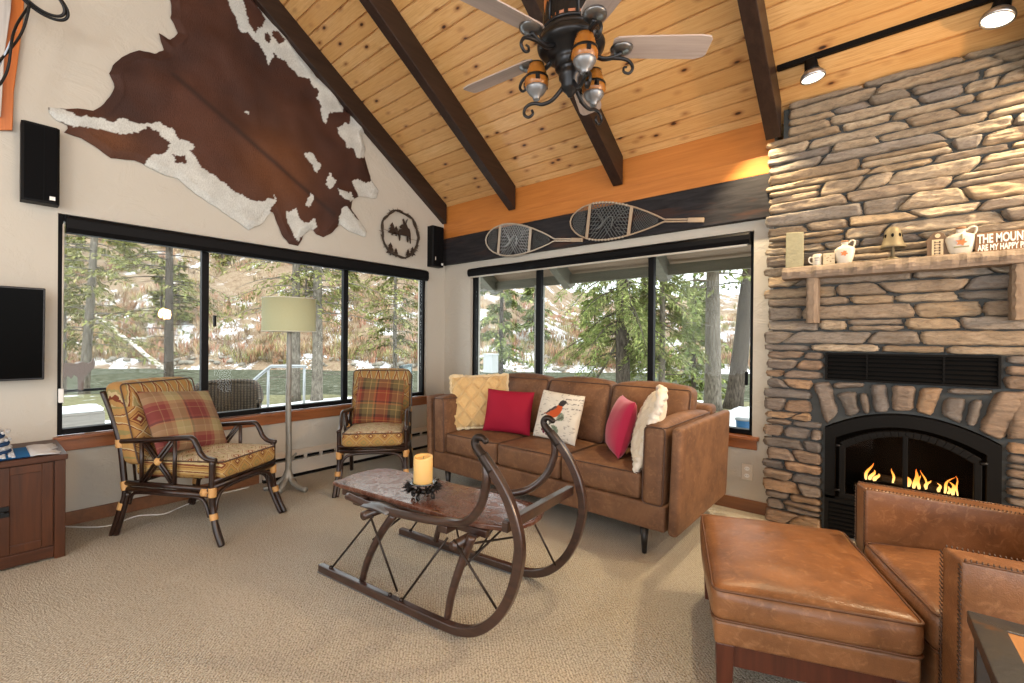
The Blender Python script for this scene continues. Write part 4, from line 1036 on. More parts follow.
b.build('shade_trim', plain('cream trim', (.62, .60, .50), .8), sh)
b = M()
for k in range(3): b.tube([(0, 0, 1.33), (.198 * cos(k * 2.094), .198 * sin(k * 2.094), 1.33)], .003, 5)
b.lathe([(.018, 1.29), (.02, 1.33), (.012, 1.35)], 14); b.build('shade_ring', MT['birch'], r)
b = M(); b.ball((0, 0, 1.42), (.032, .032, .045), 14, 9); b.build('bulb', plain('unlit opal bulb', (.8, .8, .76), .3), r)

# ================================================================== SOFA
MT['suede'] = leather('worn brown suede leather', (.092, .044, .024), (.19, .094, .046), .62, .3, 1.2, (.28, .15, .075))
MT['piping'] = plain('dark brown piping', (.07, .034, .02), .6)
MT['footblk'] = plain('black wooden foot', (.012, .010, .009), .4)
r = thing('sofa', 'three-seat brown suede leather sofa on black feet under the back window', 'sofa', (-1.983, 2.52, 0))
def soft(name, args, m, parent, pip=None, lean=None, **kw):
    b = M(); b.cushion(*args, **kw)
    if lean: b.map(lean)
    return b.build(name, m, parent)
def loop(args, face, r_, off=0):
    """rounded rectangle loop of piping on the face 'x+','y-','z+' ..."""
    x0, x1, y0, y1, z0, z1 = args; k = .025
    def rr(a0, a1, c0, c1):
        P = []
        for (cx, cy, s) in ((a1 - k, c1 - k, 0), (a0 + k, c1 - k, 1), (a0 + k, c0 + k, 2), (a1 - k, c0 + k, 3)):
            for i in range(5):
                t = pi / 2 * (s + i / 4); P.append((cx + k * cos(t), cy + k * sin(t)))
        return P
    if face[0] == 'z': return [(a, c, (z1 if face[1] == '+' else z0) + off) for a, c in rr(x0, x1, y0, y1)]
    if face[0] == 'y': return [(a, (y0 if face[1] == '-' else y1) + off, c) for a, c in rr(x0, x1, z0, z1)]
    return [((x1 if face[1] == '+' else x0) + off, a, c) for a, c in rr(y0, y1, z0, z1)]
soft('base_rail', (-1.0, 1.0, .005, .93, .16, .315), MT['suede'], r, r=.018)
def back_lean(p): return Vector((p.x, p.y + (p.z - .16) * .06, p.z))
soft('back_frame', (-1.0, 1.0, .80, .94, .16, .80), MT['suede'], r, r=.03, lean=back_lean)
for s in (-1, 1):
    b = M(); b.cushion(1.014, 1.072, -.005, .975, .155, .765, r=.022)
    b.map(lambda p: Vector((s * (p.x + (p.z - .155) * .035), p.y, p.z)))
    if s < 0: b.f = [tuple(reversed(f)) for f in b.f]
    b.build('arm', MT['suede'], r)
    b = M(); b.cushion(.855, .990, .0, .84, .30, .765, r=.034, puff=(.010, .004, .030))
    b.map(lambda p: Vector((s * (p.x + max(0, p.z - .30) * .03), p.y, p.z)))
    if s < 0: b.f = [tuple(reversed(f)) for f in b.f]
    ac = b.build('arm_cushion', MT['suede'], r)
    b = M(); b.tube([(s * (x + max(0, z - .30) * .03), y, z) for x, y, z in loop((.862, .984, .012, .83, .31, .757), 'z+', .006)], .004, 6, True)
    b.tube([(s * (x + max(0, z - .30) * .03), y, z) for x, y, z in loop((.862, .984, .004, .83, .31, .757), 'y-', 0)], .004, 6, True)
    b.build('piping', MT['piping'], ac)
for i in range(3):
    x0 = -.853 + i * .5687; a = (x0 + .004, x0 + .5647, .004, .62, .318, .478)
    c = soft('seat_cushion', a, MT['suede'], r, r=.028, puff=(0, .008, .022))
    b = M(); b.tube(loop((a[0] + .006, a[1] - .006, a[2] + .008, a[3], 0, .474), 'z+', .0), .004, 6, True); b.build('piping', MT['piping'], c)
def bl(p):
    return Vector((p.x, p.y + (p.z - .47) * .30, p.z))
for i, (x0, x1) in enumerate(((-.845, -.262), (-.258, .325), (.330, .93))):
    a = (x0, x1, .50, .68, .475, .925)
    c = soft('back_cushion', a, MT['suede'], r, r=.05, puff=(.006, .045, .030), lean=bl)
    b = M(); b.tube([tuple(bl(Vector(p))) for p in loop((x0 + .004, x1 - .004, .515, .665, .485, .915), 'y-', .012)], .004, 6, True); b.build('piping', MT['piping'], c)
for x in (-.86, .86):
    for y in (.05, .86):
        b = M(); b.lathe([(.014, 0), (.026, .16)], 14, (x, y, 0)); b.build('foot', MT['footblk'], r)

# ---------------------------------------------------------------- throw pillows
def pillow_mesh(w, h, t, n_=26, ridge=None, colf=None, edge=.05, wob=.006, sd=0.):
    b = M(); vs = []; fs = []; cs = []
    for side in (-1, 1):
        for j in range(n_ + 1):
            for i in range(n_ + 1):
                u, v = -1 + 2 * i / n_, -1 + 2 * j / n_
                f = max(0, (1 - u * u)) ** .42 * max(0, (1 - v * v)) ** .42
                x = w / 2 * u * (1 - edge * (1 - v * v)); z = h / 2 * v * (1 - edge * (1 - u * u))
                d = t / 2 * f + wob * nz(u * 1.7 + sd, v * 1.7, side) * min(1, f * 2)
                if ridge and side < 0: d += ridge(x, z) * min(1, f * 2.5)
                vs.append((x, side * max(d, 0), z + h / 2)); cs.append(colf(u, v, side) if colf else (1, 1, 1))
    W = n_ + 1
    for s in (0, 1):
        o = s * W * W
        for j in range(n_):
            for i in range(n_):
                q = (o + j * W + i, o + j * W + i + 1, o + (j + 1) * W + i + 1, o + (j + 1) * W + i); fs.append(q if s == 0 else tuple(reversed(q)))
    b.add(vs, fs, True, cs); return b
def place(o, loc, rz, tilt, roll=0):
    o.rotation_mode = 'XYZ'
    o.matrix_world = Matrix.Translation(loc) @ Matrix.Rotation(rz, 4, 'Z') @ Matrix.Rotation(tilt, 4, 'X') @ Matrix.Rotation(roll, 4, 'Y')
def plush(name, c1, c2):
    n = N(name, .95, 0, .1); n.col(n.mix(n.noise(n.obj(), 40, 4, .6), c1, c2)); n.inp('Sheen Weight', .3); n.bump(n.noise(n.obj(), 170, 3, .6), .7, .01); return n.m
def diamond(x, z):
    c = .125
    a = abs(((x + z * .8) / c) % 1 - .5); d = abs(((x - z * .8) / c) % 1 - .5)
    return .022 * max(0, 1 - min(a, d) / .13) + .003 * nz(x * 60, z * 60)
def fringe_loop(w, h, rr, edge, seed, amp=.006):
    P = []
    n_ = 120; rg = random.Random(seed)
    per = []
    for k in range(n_):
        t = 4 * k / n_; s = int(t); f = -1 + 2 * (t - s)
        u, v = ((f, -1), (1, f), (-f, 1), (-1, -f))[s]
        per.append((w / 2 * u * (1 - edge * (1 - v * v)), rg.uniform(-amp, amp), h / 2 * v * (1 - edge * (1 - u * u)) + h / 2))
    return per, [rr * rg.uniform(.6, 1.25) for _ in range(n_)]
m = plush('butter yellow plush', (.60, .40, .17), (.70, .50, .245))
o = pillow_mesh(.50, .46, .16, 56, diamond).build('throw_pillow', m); place(o, (-2.70, 2.80, .495), rad(42), rad(-16), rad(-2))
tag(o, 'butter yellow quilted plush pillow in the left corner of the sofa', 'pillow', 'throw pillows on the sofa')
b = M(); P, R_ = fringe_loop(.50, .46, .018, .05, 3, .009); b.tube(P, R_, 7, True); b.build('fluffy_edge', plush('pale yellow fluff', (.66, .52, .30), (.76, .64, .42)), o)
n = N('crimson cotton', .8, 0, .2); n.col(n.mix(n.noise(n.obj(), 6, 3), (.25, .006, .022), (.31, .010, .032))); n.bump(n.noise(n.obj(), 300, 2), .2, .003); MT['red'] = n.m
o = pillow_mesh(.41, .35, .15, 26, None, None, .045, .006, 2).build('throw_pillow', MT['red']); place(o, (-2.41, 2.80, .495), rad(21), rad(-14), rad(2))
tag(o, 'plain crimson pillow in front of the yellow one on the left seat of the sofa', 'pillow', 'throw pillows on the sofa')
n = N('raspberry velvet', .75, 0, .2); n.col(n.mix(n.noise(n.obj(), 6, 3), (.34, .010, .045), (.42, .018, .062))); n.inp('Sheen Weight', .3); MT['red2'] = n.m
o = pillow_mesh(.40, .38, .16, 26, None, None, .045, .006, 5).build('throw_pillow', MT['red2']); place(o, (-1.465, 2.82, .495), rad(-52), rad(-16), rad(0))
tag(o, 'raspberry red pillow turned sideways near the right arm of the sofa', 'pillow', 'throw pillows on the sofa')
m = plush('cream plush', (.68, .58, .42), (.78, .70, .56))
o = pillow_mesh(.48, .46, .15, 44, diamond, None, .04, .006, 7).build('throw_pillow', m); place(o, (-1.25, 2.77, .485), rad(-68), rad(-17))
tag(o, 'cream shaggy-edged quilted pillow leaning on the right arm of the sofa', 'pillow', 'throw pillows on the sofa')
b = M(); P, R_ = fringe_loop(.48, .46, .028, .04, 9, .012); b.tube(P, R_, 7, True); b.build('fluffy_edge', plush('cream fluff', (.74, .67, .54), (.82, .76, .66)), o)
# bird pillow
BODY = [(-.42, .06), (-.28, .12), (-.12, .20), (.02, .36), (.12, .44), (.22, .36), (.20, .18), (.10, .02), (-.06, -.06), (-.20, -.04), (-.26, .02)]
WING = [(-.78, -.06), (-.60, -.04), (-.36, .06), (-.24, .17), (-.04, .36), (.06, .33), (-.02, .24), (-.16, .16), (-.30, .06), (-.48, -.02)]
BODY_ = 1
HEAD = [(.04, .40), (.08, .52), (.16, .58), (.26, .56), (.34, .50), (.27, .46), (.24, .38), (.14, .36)]
LEAF1 = [(.18, -.02), (.26, .12), (.36, .16), (.46, .06), (.50, -.08), (.40, -.18), (.24, -.20), (.16, -.12)]
LEAF2 = [(-.05, -.42), (.10, -.40), (.26, -.46), (.34, -.60), (.28, -.74), (.14, -.66), (.02, -.54)]
def birdcol(u, v, side):
    base = (.64, .60, .51)
    if side > 0: return base
    bu, bv = (u + .12) / 1.32 - .12, (v - .22) / 1.32 + .22
    k = 1 + .10 * nz(u * 4, v * 4, 2)
    c = tuple(x * k for x in base)
    if nz(u * 6 + 3, v * 30, 7) > .32 and nz(u * 2.4, v * 3, 9) > .02: c = (.36, .33, .28)
    if u > .30 and v > .30 and abs(((v - .1 * u) * 5) % 1 - .5) < .14 and nz(u * 22, v * 9, 4) > .0: c = (.22, .20, .18)
    if inpoly(u, v, LEAF1) or inpoly(u, v, LEAF2): c = (.15, .19, .13) if nz(u * 9, v * 9) > -.1 else (.27, .30, .21)
    if dist_seg((u, v), (-.2, -.05), (-.12, -.42))[0] < .0006 or dist_seg((u, v), (-.02, -.04), (-.10, -.40))[0] < .0006 or dist_seg((u, v), (-.15, -.42), (.42, -.02))[0] < .0007: c = (.10, .09, .07)
    if inpoly(bu, bv, BODY): c = (.50, .085, .022) if u + v * .3 > -.18 else (.44, .13, .06)
    if inpoly(bu, bv, WING): c = (.05, .04, .04) if nz(u * 14, v * 24) > -.1 else (.13, .09, .08)
    if inpoly(bu, bv, HEAD): c = (.035, .03, .03)
    for bx_, by_ in ((-.42, -.58), (-.28, -.52), (-.38, -.76), (-.14, -.62), (-.24, -.82), (-.02, -.88), (-.46, -.68)):
        if (u - bx_) ** 2 + (v - by_) ** 2 < .0032: c = (.12, .012, .035)
    return c
o = pillow_mesh(.40, .37, .13, 84, None, birdcol, .03, .006, 11).build('throw_pillow', MT['print'], None, 0, True); place(o, (-1.965, 2.83, .495), rad(-3), rad(-17), rad(2.5))
tag(o, 'white printed pillow with a red-breasted robin on a twig on the middle seat', 'pillow', 'throw pillows on the sofa')

# ================================================================== RATTAN ARMCHAIRS
n = N('dark rattan', .3, 0, .5); v = n.obj(); n.col(n.ramp(n.noise(v, 18, 5, .6), [(.3, (.007, .004, .003)), (.62, (.028, .011, .006)), (.8, (.08, .032, .013))])); MT['rattan'] = n.m
n = N('tan cane binding', .5, 0, .4); v = n.obj(); n.col(n.mix(n.wave(v, 90, 1, 2, 2, 'Z'), (.42, .22, .07), (.62, .36, .14))); MT['cane'] = n.m
def kilim(name, ia, ib, ground, dark, light, cell=.13):
    n = N(name, .85, 0, .2); s = n.sep(n.obj()); a, c = s[ia], s[ib]
    wob = n.noise(n.obj(), 25, 2)
    a = n.math('ADD', n.math('DIVIDE', a, cell), n.math('MULTIPLY', wob, .12)); c = n.math('DIVIDE', c, cell * .95)
    u = n.math('ABSOLUTE', n.math('SUBTRACT', n.math('FRACT', a), .5)); w = n.math('ABSOLUTE', n.math('SUBTRACT', n.math('FRACT', c), .5))
    d = n.math('ADD', u, w)
    c1 = n.ramp(d, [(0, light), (.09, dark), (.20, ground), (.27, dark), (.31, ground), (.47, light), (.52, dark), (.56, ground), (.78, (.25, .21, .08)), (.88, ground)], 'CONSTANT')
    tri = n.math('ABSOLUTE', n.math('SUBTRACT', n.math('FRACT', n.math('MULTIPLY', a, 2.)), .5)); t2 = n.math('SUBTRACT', tri, n.math('MULTIPLY', n.math('FRACT', c), .5))
    c2 = n.ramp(n.math('ADD', t2, .5), [(0, ground), (.36, (.28, .24, .10)), (.44, light), (.52, dark), (.60, ground), (.72, light), (.8, (.30, .26, .12))], 'CONSTANT')
    par = n.math('GREATER_THAN', n.math('MODULO', n.math('ADD', n.math('FLOOR', c), 40.), 3.), .5)
    col = n.mix(n.math('SUBTRACT', 1., n.math('MULTIPLY', par, 1.)), c1, c2)
    n.col(n.mix(n.math('MULTIPLY', n.noise(n.obj(), 160, 2), .35), col, (.16, .10, .05))); n.bump(n.noise(n.obj(), 220, 2), .3, .003); return n.m
MT['kilimb'] = kilim('kilim weave, ochre', 1, 2, (.40, .225, .075), (.15, .026, .012), (.50, .40, .22), .17)
MT['kilimlit'] = kilim('kilim weave, cream', 1, 0, (.50, .42, .27), (.26, .10, .045), (.58, .52, .38), .12)  # light reflected off the seat top is painted in as a paler weave
MT['kilimf'] = kilim('kilim weave, ochre side', 1, 2, (.40, .24, .075), (.15, .035, .015), (.50, .38, .18), .11)
def plaid(name, A):
    n = N(name, .85, 0, .2); s = n.sep(n.obj()); cols = []
    for i, off in ((0, .0), (2, .1)):
        f = n.math('FRACT', n.math('ADD', n.math('DIVIDE', s[i], .245), off))
        cols.append(n.ramp(f, A, 'CONSTANT'))
    n.col(n.mix(.5, cols[0], cols[1])); n.bump(n.noise(n.obj(), 250, 2), .3, .003); return n.m
PL1 = [(0, (.20, .045, .025)), (.22, (.34, .15, .05)), (.25, (.20, .045, .025)), (.34, (.05, .03, .022)), (.44, (.13, .10, .045)), (.62, (.36, .24, .10)), (.65, (.15, .115, .05)), (.80, (.30, .13, .05)), (.86, (.06, .03, .025)), (.92, (.22, .055, .03))]
PL2 = [(0, (.16, .04, .035)), (.24, (.27, .17, .10)), (.26, (.18, .045, .04)), (.40, (.26, .11, .07)), (.50, (.33, .27, .14)), (.66, (.36, .30, .18)), (.68, (.27, .22, .11)), (.84, (.34, .20, .10)), (.88, (.09, .045, .04)), (.94, (.20, .06, .05))]
MT['plaid1'] = plaid('autumn plaid', PL1); MT['plaid2'] = plaid('faded autumn plaid', PL2)

def rattan_chair(label):
    r = thing('rattan_armchair', label, 'armchair', (0, 0, 0), 0, 'rattan armchairs by the left window'); W = .56
    RT, CN = MT['rattan'], MT['cane']
    for y, s in ((0, 1), (W, -1)):
        yi = y + s * .018
        b = M(); b.tube(spline([(0, y, 0), (.05, y + s * .006, .15), (.076, yi, .26), (.065, yi, .38), (.035, yi, .58), (-.03, yi, .76), (-.10, yi, .90)], 6), .0175, 10)
        b.tube(spline([(.03, y + s * .003, .0), (.075, y + s * .008, .15), (.10, yi, .27)], 5), .015, 9); b.build('rear_leg', RT, r)
        b = M(); b.tube(spline([(.80, y, 0), (.755, y + s * .006, .09), (.722, yi, .20), (.712, yi, .32), (.714, yi, .505)], 6), .0175, 10)
        b.tube(spline([(.785, y + s * .022, 0), (.738, y + s * .03, .10), (.702, yi + s * .018, .20), (.694, yi + s * .018, .31)], 5), .014, 9); b.build('front_leg', RT, r)
        b = M(); b.tube(spline([(.02, yi, .588), (.30, yi, .612), (.52, yi, .634), (.575, yi, .630), (.605, yi, .59), (.63, yi, .545), (.672, yi, .515), (.735, yi, .505)], 7), .0165, 10); b.build('arm', RT, r)
        b = M()
        for z in (.293, .330): b.tube([(.07, yi, z), (.715, yi, z)], .0165, 9)
        b.build('side_rail', RT, r)
        b = M()
        b.tube([(.20, yi, .34), (.20, yi, .602)], .0115, 8); b.tube([(.445, yi, .34), (.445, yi, .626)], .0115, 8)
        for dx in (-.014, .014):
            b.tube([(.215 + dx, yi, .345), (.43 + dx, yi, .615)], .009, 8); b.tube([(.43 + dx, yi + .004, .345), (.215 + dx, yi + .004, .60)], .009, 8)
        b.build('lattice', RT, r)
        b = M(); b.tube(spline([(.11, yi, .20), (.13, yi, .255), (.19, yi, .275), (.40, yi, .277), (.60, yi, .275), (.66, yi, .25), (.695, yi, .16)], 6), .0105, 8); b.build('side_brace', RT, r)
        b = M()
        for (p, q) in (((.036, yi, .55), (.030, yi, .60)), ((.082, yi, .285), (.07, yi, .34)), ((.055, y + s * .008, .165), (.066, y + s * .012, .205)), ((.715, yi, .285), (.715, yi, .34)), ((.735, y + s * .012, .15), (.727, y + s * .014, .185)), ):
            p, q = Vector(p), Vector(q); k = 5; b = M()
            b.tube([p.lerp(q, i / 10) for i in range(11)], [.0215 if i % 2 else .0235 for i in range(11)], 12); b.build('cane_binding', CN, r)
        b = M(); b.tube([(.69, yi - .0, .312), (.652, yi, .312)], .029, 10); b.build('cane_binding', CN, r)
        b = M(); b.ball((.322, yi, .478), (.026, .02, .026), 9, 6); b.build('cane_binding', CN, r)
    b = M()
    for z in (.345, .380): b.tube([(.72, .018, z), (.72, W - .018, z)], .0165, 9)
    b.build('front_rail', RT, r)
    b = M(); b.tube(spline([(.725, .03, .20), (.722, .05, .27), (.72, .11, .315), (.72, W / 2, .325), (.72, W - .11, .315), (.722, W - .05, .27), (.725, W - .03, .20)], 7), .012, 8); b.build('front_brace', RT, r)
    b = M()
    for z, x in ((.31, .075), (.66, .012), (.875, -.09)): b.tube([(x, .018, z), (x, W - .018, z)], .014, 8)
    for k in range(5): b.tube([(.07, .09 + k * .095, .31), (.035, .09 + k * .095, .58), (-.09, .09 + k * .095, .875)], .008, 7)
    b.build('back_frame', RT, r)
    b = M(); b.cushion(.115, .765, .042, W - .042, .362, .475, r=.035, puff=(0, 0, .028)); b.map(lambda p: Vector((p.x, p.y, p.z + (p.x - .1) * .035)))
    b.mi = [1 if (lambda f: max(b.v[i][2] for i in f) < .465 + (b.v[f[0]][0] - .1) * .035)(f) else 0 for f in b.f]  # top faces take the weave paled for reflected light
    c = b.build('seat_cushion', [MT['kilimlit'], MT['kilimf']], r)
    b = M(); b.tube([(x, y, z + (x - .1) * .035) for x, y, z in loop((.12, .76, .047, W - .047, 0, .467), 'z+', 0)], .0045, 6, True); b.build('piping', MT['piping'], c)
    b = M(); b.cushion(.04, .19, .012, W - .012, .44, .955, r=.05, puff=(.030, 0, .012)); b.map(lambda p: Vector((p.x - (p.z - .44) * .30, p.y, p.z)))
    c = b.build('back_cushion', MT['kilimb'], r)
    b = M(); b.tube([(x - (z - .44) * .30, y, z) for x, y, z in loop((.04, .182, .018, W - .018, .446, .95), 'x+', 0)], .0045, 6, True); b.build('piping', MT['piping'], c)
    return r
c1 = rattan_chair('dark rattan armchair at the left, side-on, beside the wooden cabinet'); c1.location = (-3.768, .579, 0); c1.rotation_euler = (0, 0, rad(29.44))
c2 = copy_tree(c1); c2['label'] = 'dark rattan armchair facing forward between the floor lamp and the sofa'
a = rad(-40); c2.location = (-3.355 - .80 * cos(a), 1.839 - .80 * sin(a), 0); c2.rotation_euler = (0, 0, a)
def on_chair(o, ch, x, y, z, rz, tilt, roll):
    o.matrix_world = Matrix.Translation(ch.location) @ Matrix.Rotation(ch.rotation_euler[2], 4, 'Z') @ Matrix.Translation((x, y, z)) @ Matrix.Rotation(rad(90) + rz, 4, 'Z') @ Matrix.Rotation(tilt, 4, 'X') @ Matrix.Rotation(roll, 4, 'Y')
o = pillow_mesh(.49, .45, .16, 30, None, None, .04, .006, 4).build('throw_pillow', MT['plaid2']); on_chair(o, c1, .36, .25, .50, rad(-4), rad(-32), rad(6))
tag(o, 'faded red and olive plaid pillow on the side-on rattan armchair', 'pillow')
o = pillow_mesh(.43, .43, .14, 30, None, None, .04, .006, 6).build('throw_pillow', MT['plaid1']); on_chair(o, c2, .345, .27, .485, rad(0), rad(-20), rad(4))
tag(o, 'brown and orange plaid pillow on the forward-facing rattan armchair', 'pillow')

# ================================================================== SLED COFFEE TABLE
SA = rad(6.5)
n = N('worn dark red-brown sled wood', .28, 0, .5); v = n.obj()
f = n.noise(n.mp(v, (2, 14, 14)), 2.4, 6, .65, .5); g = n.noise(v, 26, 4, .7)
c = n.ramp(f, [(.3, (.018, .009, .007)), (.7, (.058, .026, .017))]); c = n.mix(n.ramp(g, [(.62, 0), (.74, .3)]), c, (.18, .09, .055)); n.col(c)
n.inp('Coat Weight', .4); n.inp('Coat Roughness', .2); n.bump(f, .15, .003); MT['sledwood'] = n.m
n = N('worn dark red tabletop', .2, 0, .5); v = n.obj()
f = n.noise(n.mp(v, (2, 9, 9)), 2.4, 6, .65, .5); g = n.noise(v, 19, 6, .75, .3)
c = n.ramp(f, [(.3, (.070, .026, .016)), (.7, (.14, .056, .034))]); c = n.mix(n.ramp(g, [(.56, 0), (.68, .5)]), c, (.30, .17, .115)); n.col(c)
n.inp('Roughness', n.ramp(g, [(.45, .16), (.62, .5)])); n.inp('Coat Weight', .35); n.inp('Coat Roughness', .15); n.bump(n.math('ADD', g, n.math('MULTIPLY', f, .1)), .10, .003); MT['sledtop'] = n.m
MT['ironrod'] = plain('dark iron rod', (.035, .026, .022), .4, .7); MT['tread'] = plain('grey iron plate', (.20, .21, .225), .4, .7, .5, (50, .4, .003))
r = thing('sled_coffee_table', 'antique dark wooden horse sled with curled runners used as a coffee table', 'coffee table', (-2.352, 1.215, 0), SA)
RUN = [(0, .022), (.2, .022), (.5, .022), (.85, .024), (.98, .034), (1.08, .075), (1.17, .160), (1.235, .28), (1.268, .43), (1.250, .54), (1.205, .64), (1.14, .725), (1.085, .780)]
SCR = [(1.085, .780), (1.055, .808), (1.045, .83), (1.055, .85), (1.08, .853), (1.098, .842)]
TOPR = [(.15, .418), (.33, .404), (.55, .410), (.75, .426), (.88, .446), (.98, .48), (1.06, .555), (1.10, .64), (1.108, .71), (1.09, .775)]
TT = .57
def flatbar(P, w, h, t0, smooth=6):
    """bar of width w (across) and height h following the side profile"""
    pts = spline([(p[0], t0, p[1]) for p in P], smooth); b = M(); vs = []; fs = []
    for i, p in enumerate(pts):
        t = (pts[min(i + 1, len(pts) - 1)] - pts[max(i - 1, 0)]).normalized(); nrm = Vector((-t.z, 0, t.x))
        for a_, c_ in ((-1, -1), (1, -1), (1, 1), (-1, 1)): vs.append(p + Vector((0, a_ * w / 2, 0)) + nrm * (c_ * h / 2))
    for i in range(len(pts) - 1):
        for k in range(4):
            l = (k + 1) % 4; fs.append((i * 4 + k, i * 4 + l, i * 4 + 4 + l, i * 4 + 4 + k))
    fs += [(3, 2, 1, 0), tuple(len(vs) - 4 + k for k in range(4))]
    b.add(vs, fs, False); return b
for t, s in ((0, 1), (TT, -1)):
    rn = flatbar(RUN, .034, .040, t).build('runner', MT['sledwood'], r, .006)
    b = M(); b.box(.0, .86, t - .019, t + .019, .0, .006); b.build('iron_shoe', MT['tread'], rn)
    tr = t + s * .055
    pts = spline([(p[0], tr + (t - tr) * max(0, (p[0] - .9) / .19) if p[0] > .9 else tr, p[1]) for p in TOPR], 6)
    b = M(); b.tube(pts, [.0175] * (len(pts) - 6) + [.017, .016, .015, .014, .013, .012], 9, flat=(1, 1.1)); b.build('side_rail', MT['sledwood'], r)
    b = M(); p = spline([(q[0], t, q[1]) for q in SCR], 6); b.tube(p, [.021 - .009 * i / (len(p) - 1) for i in range(len(p))], 9)
    b.tube(spline([(1.135, t, .727), (1.11, t, .755), (1.085, t, .782)], 4), .024, 9); b.ball((1.098, t, .842), .014, 9, 7); b.build('scroll_cap', MT['ironrod'], r)
    tb = t + s * .02
    for (x0, x1, zt_) in ((.32, .485, .385), (.885, .975, .40)):
        b = M(); b.tube(spline([(x0, tb, .04), (x0 + (x1 - x0) * .25, tb + s * .005, .16), (x0 + (x1 - x0) * .62, tb + s * .03, .29), (x1, tb + s * .055, zt_)], 6), [.016 + .006 * i / 18 for i in range(19)], 9); b.build('post', MT['sledwood'], r)
    b = M()
    for (x0, z0, x1, z1) in ((.09, .04, .37, .365), (.40, .375, .545, .04), (.62, .04, .86, .375), (.93, .40, 1.145, .135)): b.tube([(x0, t + s * .005, z0), (x1, t + s * .045, z1)], .0055, 7)
    for x, z in ((.09, .045), (.545, .045), (.62, .045), (1.145, .14)): b.ball((x, t, z), .011, 8, 5)
    b.build('iron_brace', MT['ironrod'], r)
    b = M(); vs = [(.30 + .19 * i / 10, tr + s * (-.035 + .085 * j / 4), .419 + .010 * sin(pi * i / 10) - .006 * abs(j - 2) + .0) for i in range(11) for j in range(5)]
    vs += [(x, y, z - .006) for x, y, z in vs]; fs = []
    for i in range(10):
        for j in range(4): q = (i * 5 + j, i * 5 + 5 + j, i * 5 + 6 + j, i * 5 + 1 + j); fs += [q, tuple(55 + k for k in reversed(q))]
    for i in range(10): fs += [(i * 5, i * 5 + 55, i * 5 + 60, i * 5 + 5), (i * 5 + 4, i * 5 + 9, i * 5 + 64, i * 5 + 59)]
    for j in range(4): fs += [(j, j + 1, j + 56, j + 55), (50 + j, 105 + j, 106 + j, 51 + j)]
    b.add(vs, fs, True); b.build('tread_plate', MT['tread'], r)
for x in (.345, .93):
    b = M(); b.tube([(x, -.0, .372), (x, TT, .372)], .022, 10); b.build('bolster', MT['sledwood'], r)
b = M(); b.beam((1.195, .0, .515), (1.205, TT, .51), .03, .042); b.build('front_bar', MT['sledwood'], r, .004)
b = M(); b.beam((1.195, .02, .538), (1.205, TT - .02, .533), .028, .004); b.build('bar_cover', MT['tread'], r)
for p_, q_ in (((.90, .055, .22), (.94, TT - .06, .36)), ((.90, TT - .055, .22), (.94, .06, .36)), ((.36, .05, .24), (.36, TT - .06, .37))):
    b = M(); b.tube([p_, q_], .0055, 6); b.build('cross_rod', MT['ironrod'], r)
P = [(-.065, .115), (-.072, .135)] + [(-.068 + .0, .18), (-.088, .26), (-.09, .31), (-.085, .38), (-.066, .44), (-.02, .472), (.05, .487)] + [(.9, .487), (1.06, .474), (1.13, .43), (1.155, .36), (1.16, .29), (1.14, .21), (1.09, .155), (.98, .12), (.85, .112), (.05, .108)]
b = M(); b.prism(P, .418, .442, 'xyz'); b.build('tabletop', MT['sledtop'], r, .006)
b = M(); b.box(.02, 1.02, .115, .145, .385, .418); b.box(.02, 1.02, .465, .49, .385, .418); b.build('table_apron', MT['sledwood'], r, .004)
b = M(); b.box(.20, .25, .05, .53, .385, .418); b.box(.80, .85, .05, .53, .385, .418); b.build('cross_batten', MT['sledwood'], r, .004)
CX, CY, CZ = -1.826, 1.481, .443
r = thing('candle_holder', 'black wrought iron pine-sprig candle holder standing on the sled table', 'candle holder', (CX, CY, CZ))
MT['iron'] = plain('black wrought iron', (.012, .011, .011), .35, .6)
b = M()
for k in range(4):
    a = 2 * pi * k / 4 + .4; b.tube(spline([(.055 * cos(a), .055 * sin(a), .004), (.062 * cos(a), .062 * sin(a), .025), (.03 * cos(a), .03 * sin(a), .045), (.045 * cos(a), .045 * sin(a), .075)], 5), .005, 7)
    b.tube([(.055 * cos(a) + .012 * cos(t), .055 * sin(a), .016 + .012 * sin(t)) for t in [2 * pi * i / 14 for i in range(14)]], .0035, 6, True)
b.build('scroll_foot', MT['iron'], r)
b = M(); rc = random.Random(2)
for k in range(60):
    a = 2 * pi * k / 60 + rc.uniform(-.1, .1); rr = .066; z = .062 + rc.uniform(-.008, .008); base = Vector((rr * cos(a), rr * sin(a), z))
    for q in range(4):
        d = Vector((cos(a + rc.uniform(-1, 1)), sin(a + rc.uniform(-1, 1)), rc.uniform(-.7, .9))).normalized() * rc.uniform(.02, .042); b.tube([base, base + d], [.0035, .0012], 4)
for k in range(10):
    a = 2 * pi * k / 10; b.ball((.075 * cos(a), .075 * sin(a), .058), .014, 7, 5)
b.build('sprig_wreath', MT['iron'], r)
b = M(); b.lathe([(.0, .076), (.055, .076), (.066, .082), (.067, .086), (.055, .081), (.0, .080)], 28, cap=False); b.build('drip_tray', plain('blued steel tray', (.22, .27, .31), .25, .85), r)
n = N('honey pillar wax', .45, 0, .4); n.col((.76, .50, .19)); n.inp('Subsurface Weight', .35); n.inp('Subsurface Radius', (.02, .01, .004)); n.inp('Subsurface Scale', .5); MT['wax'] = n.m
r = thing('pillar_candle', 'thick honey-yellow pillar candle standing in the iron holder', 'candle', (CX, CY, CZ + .081))
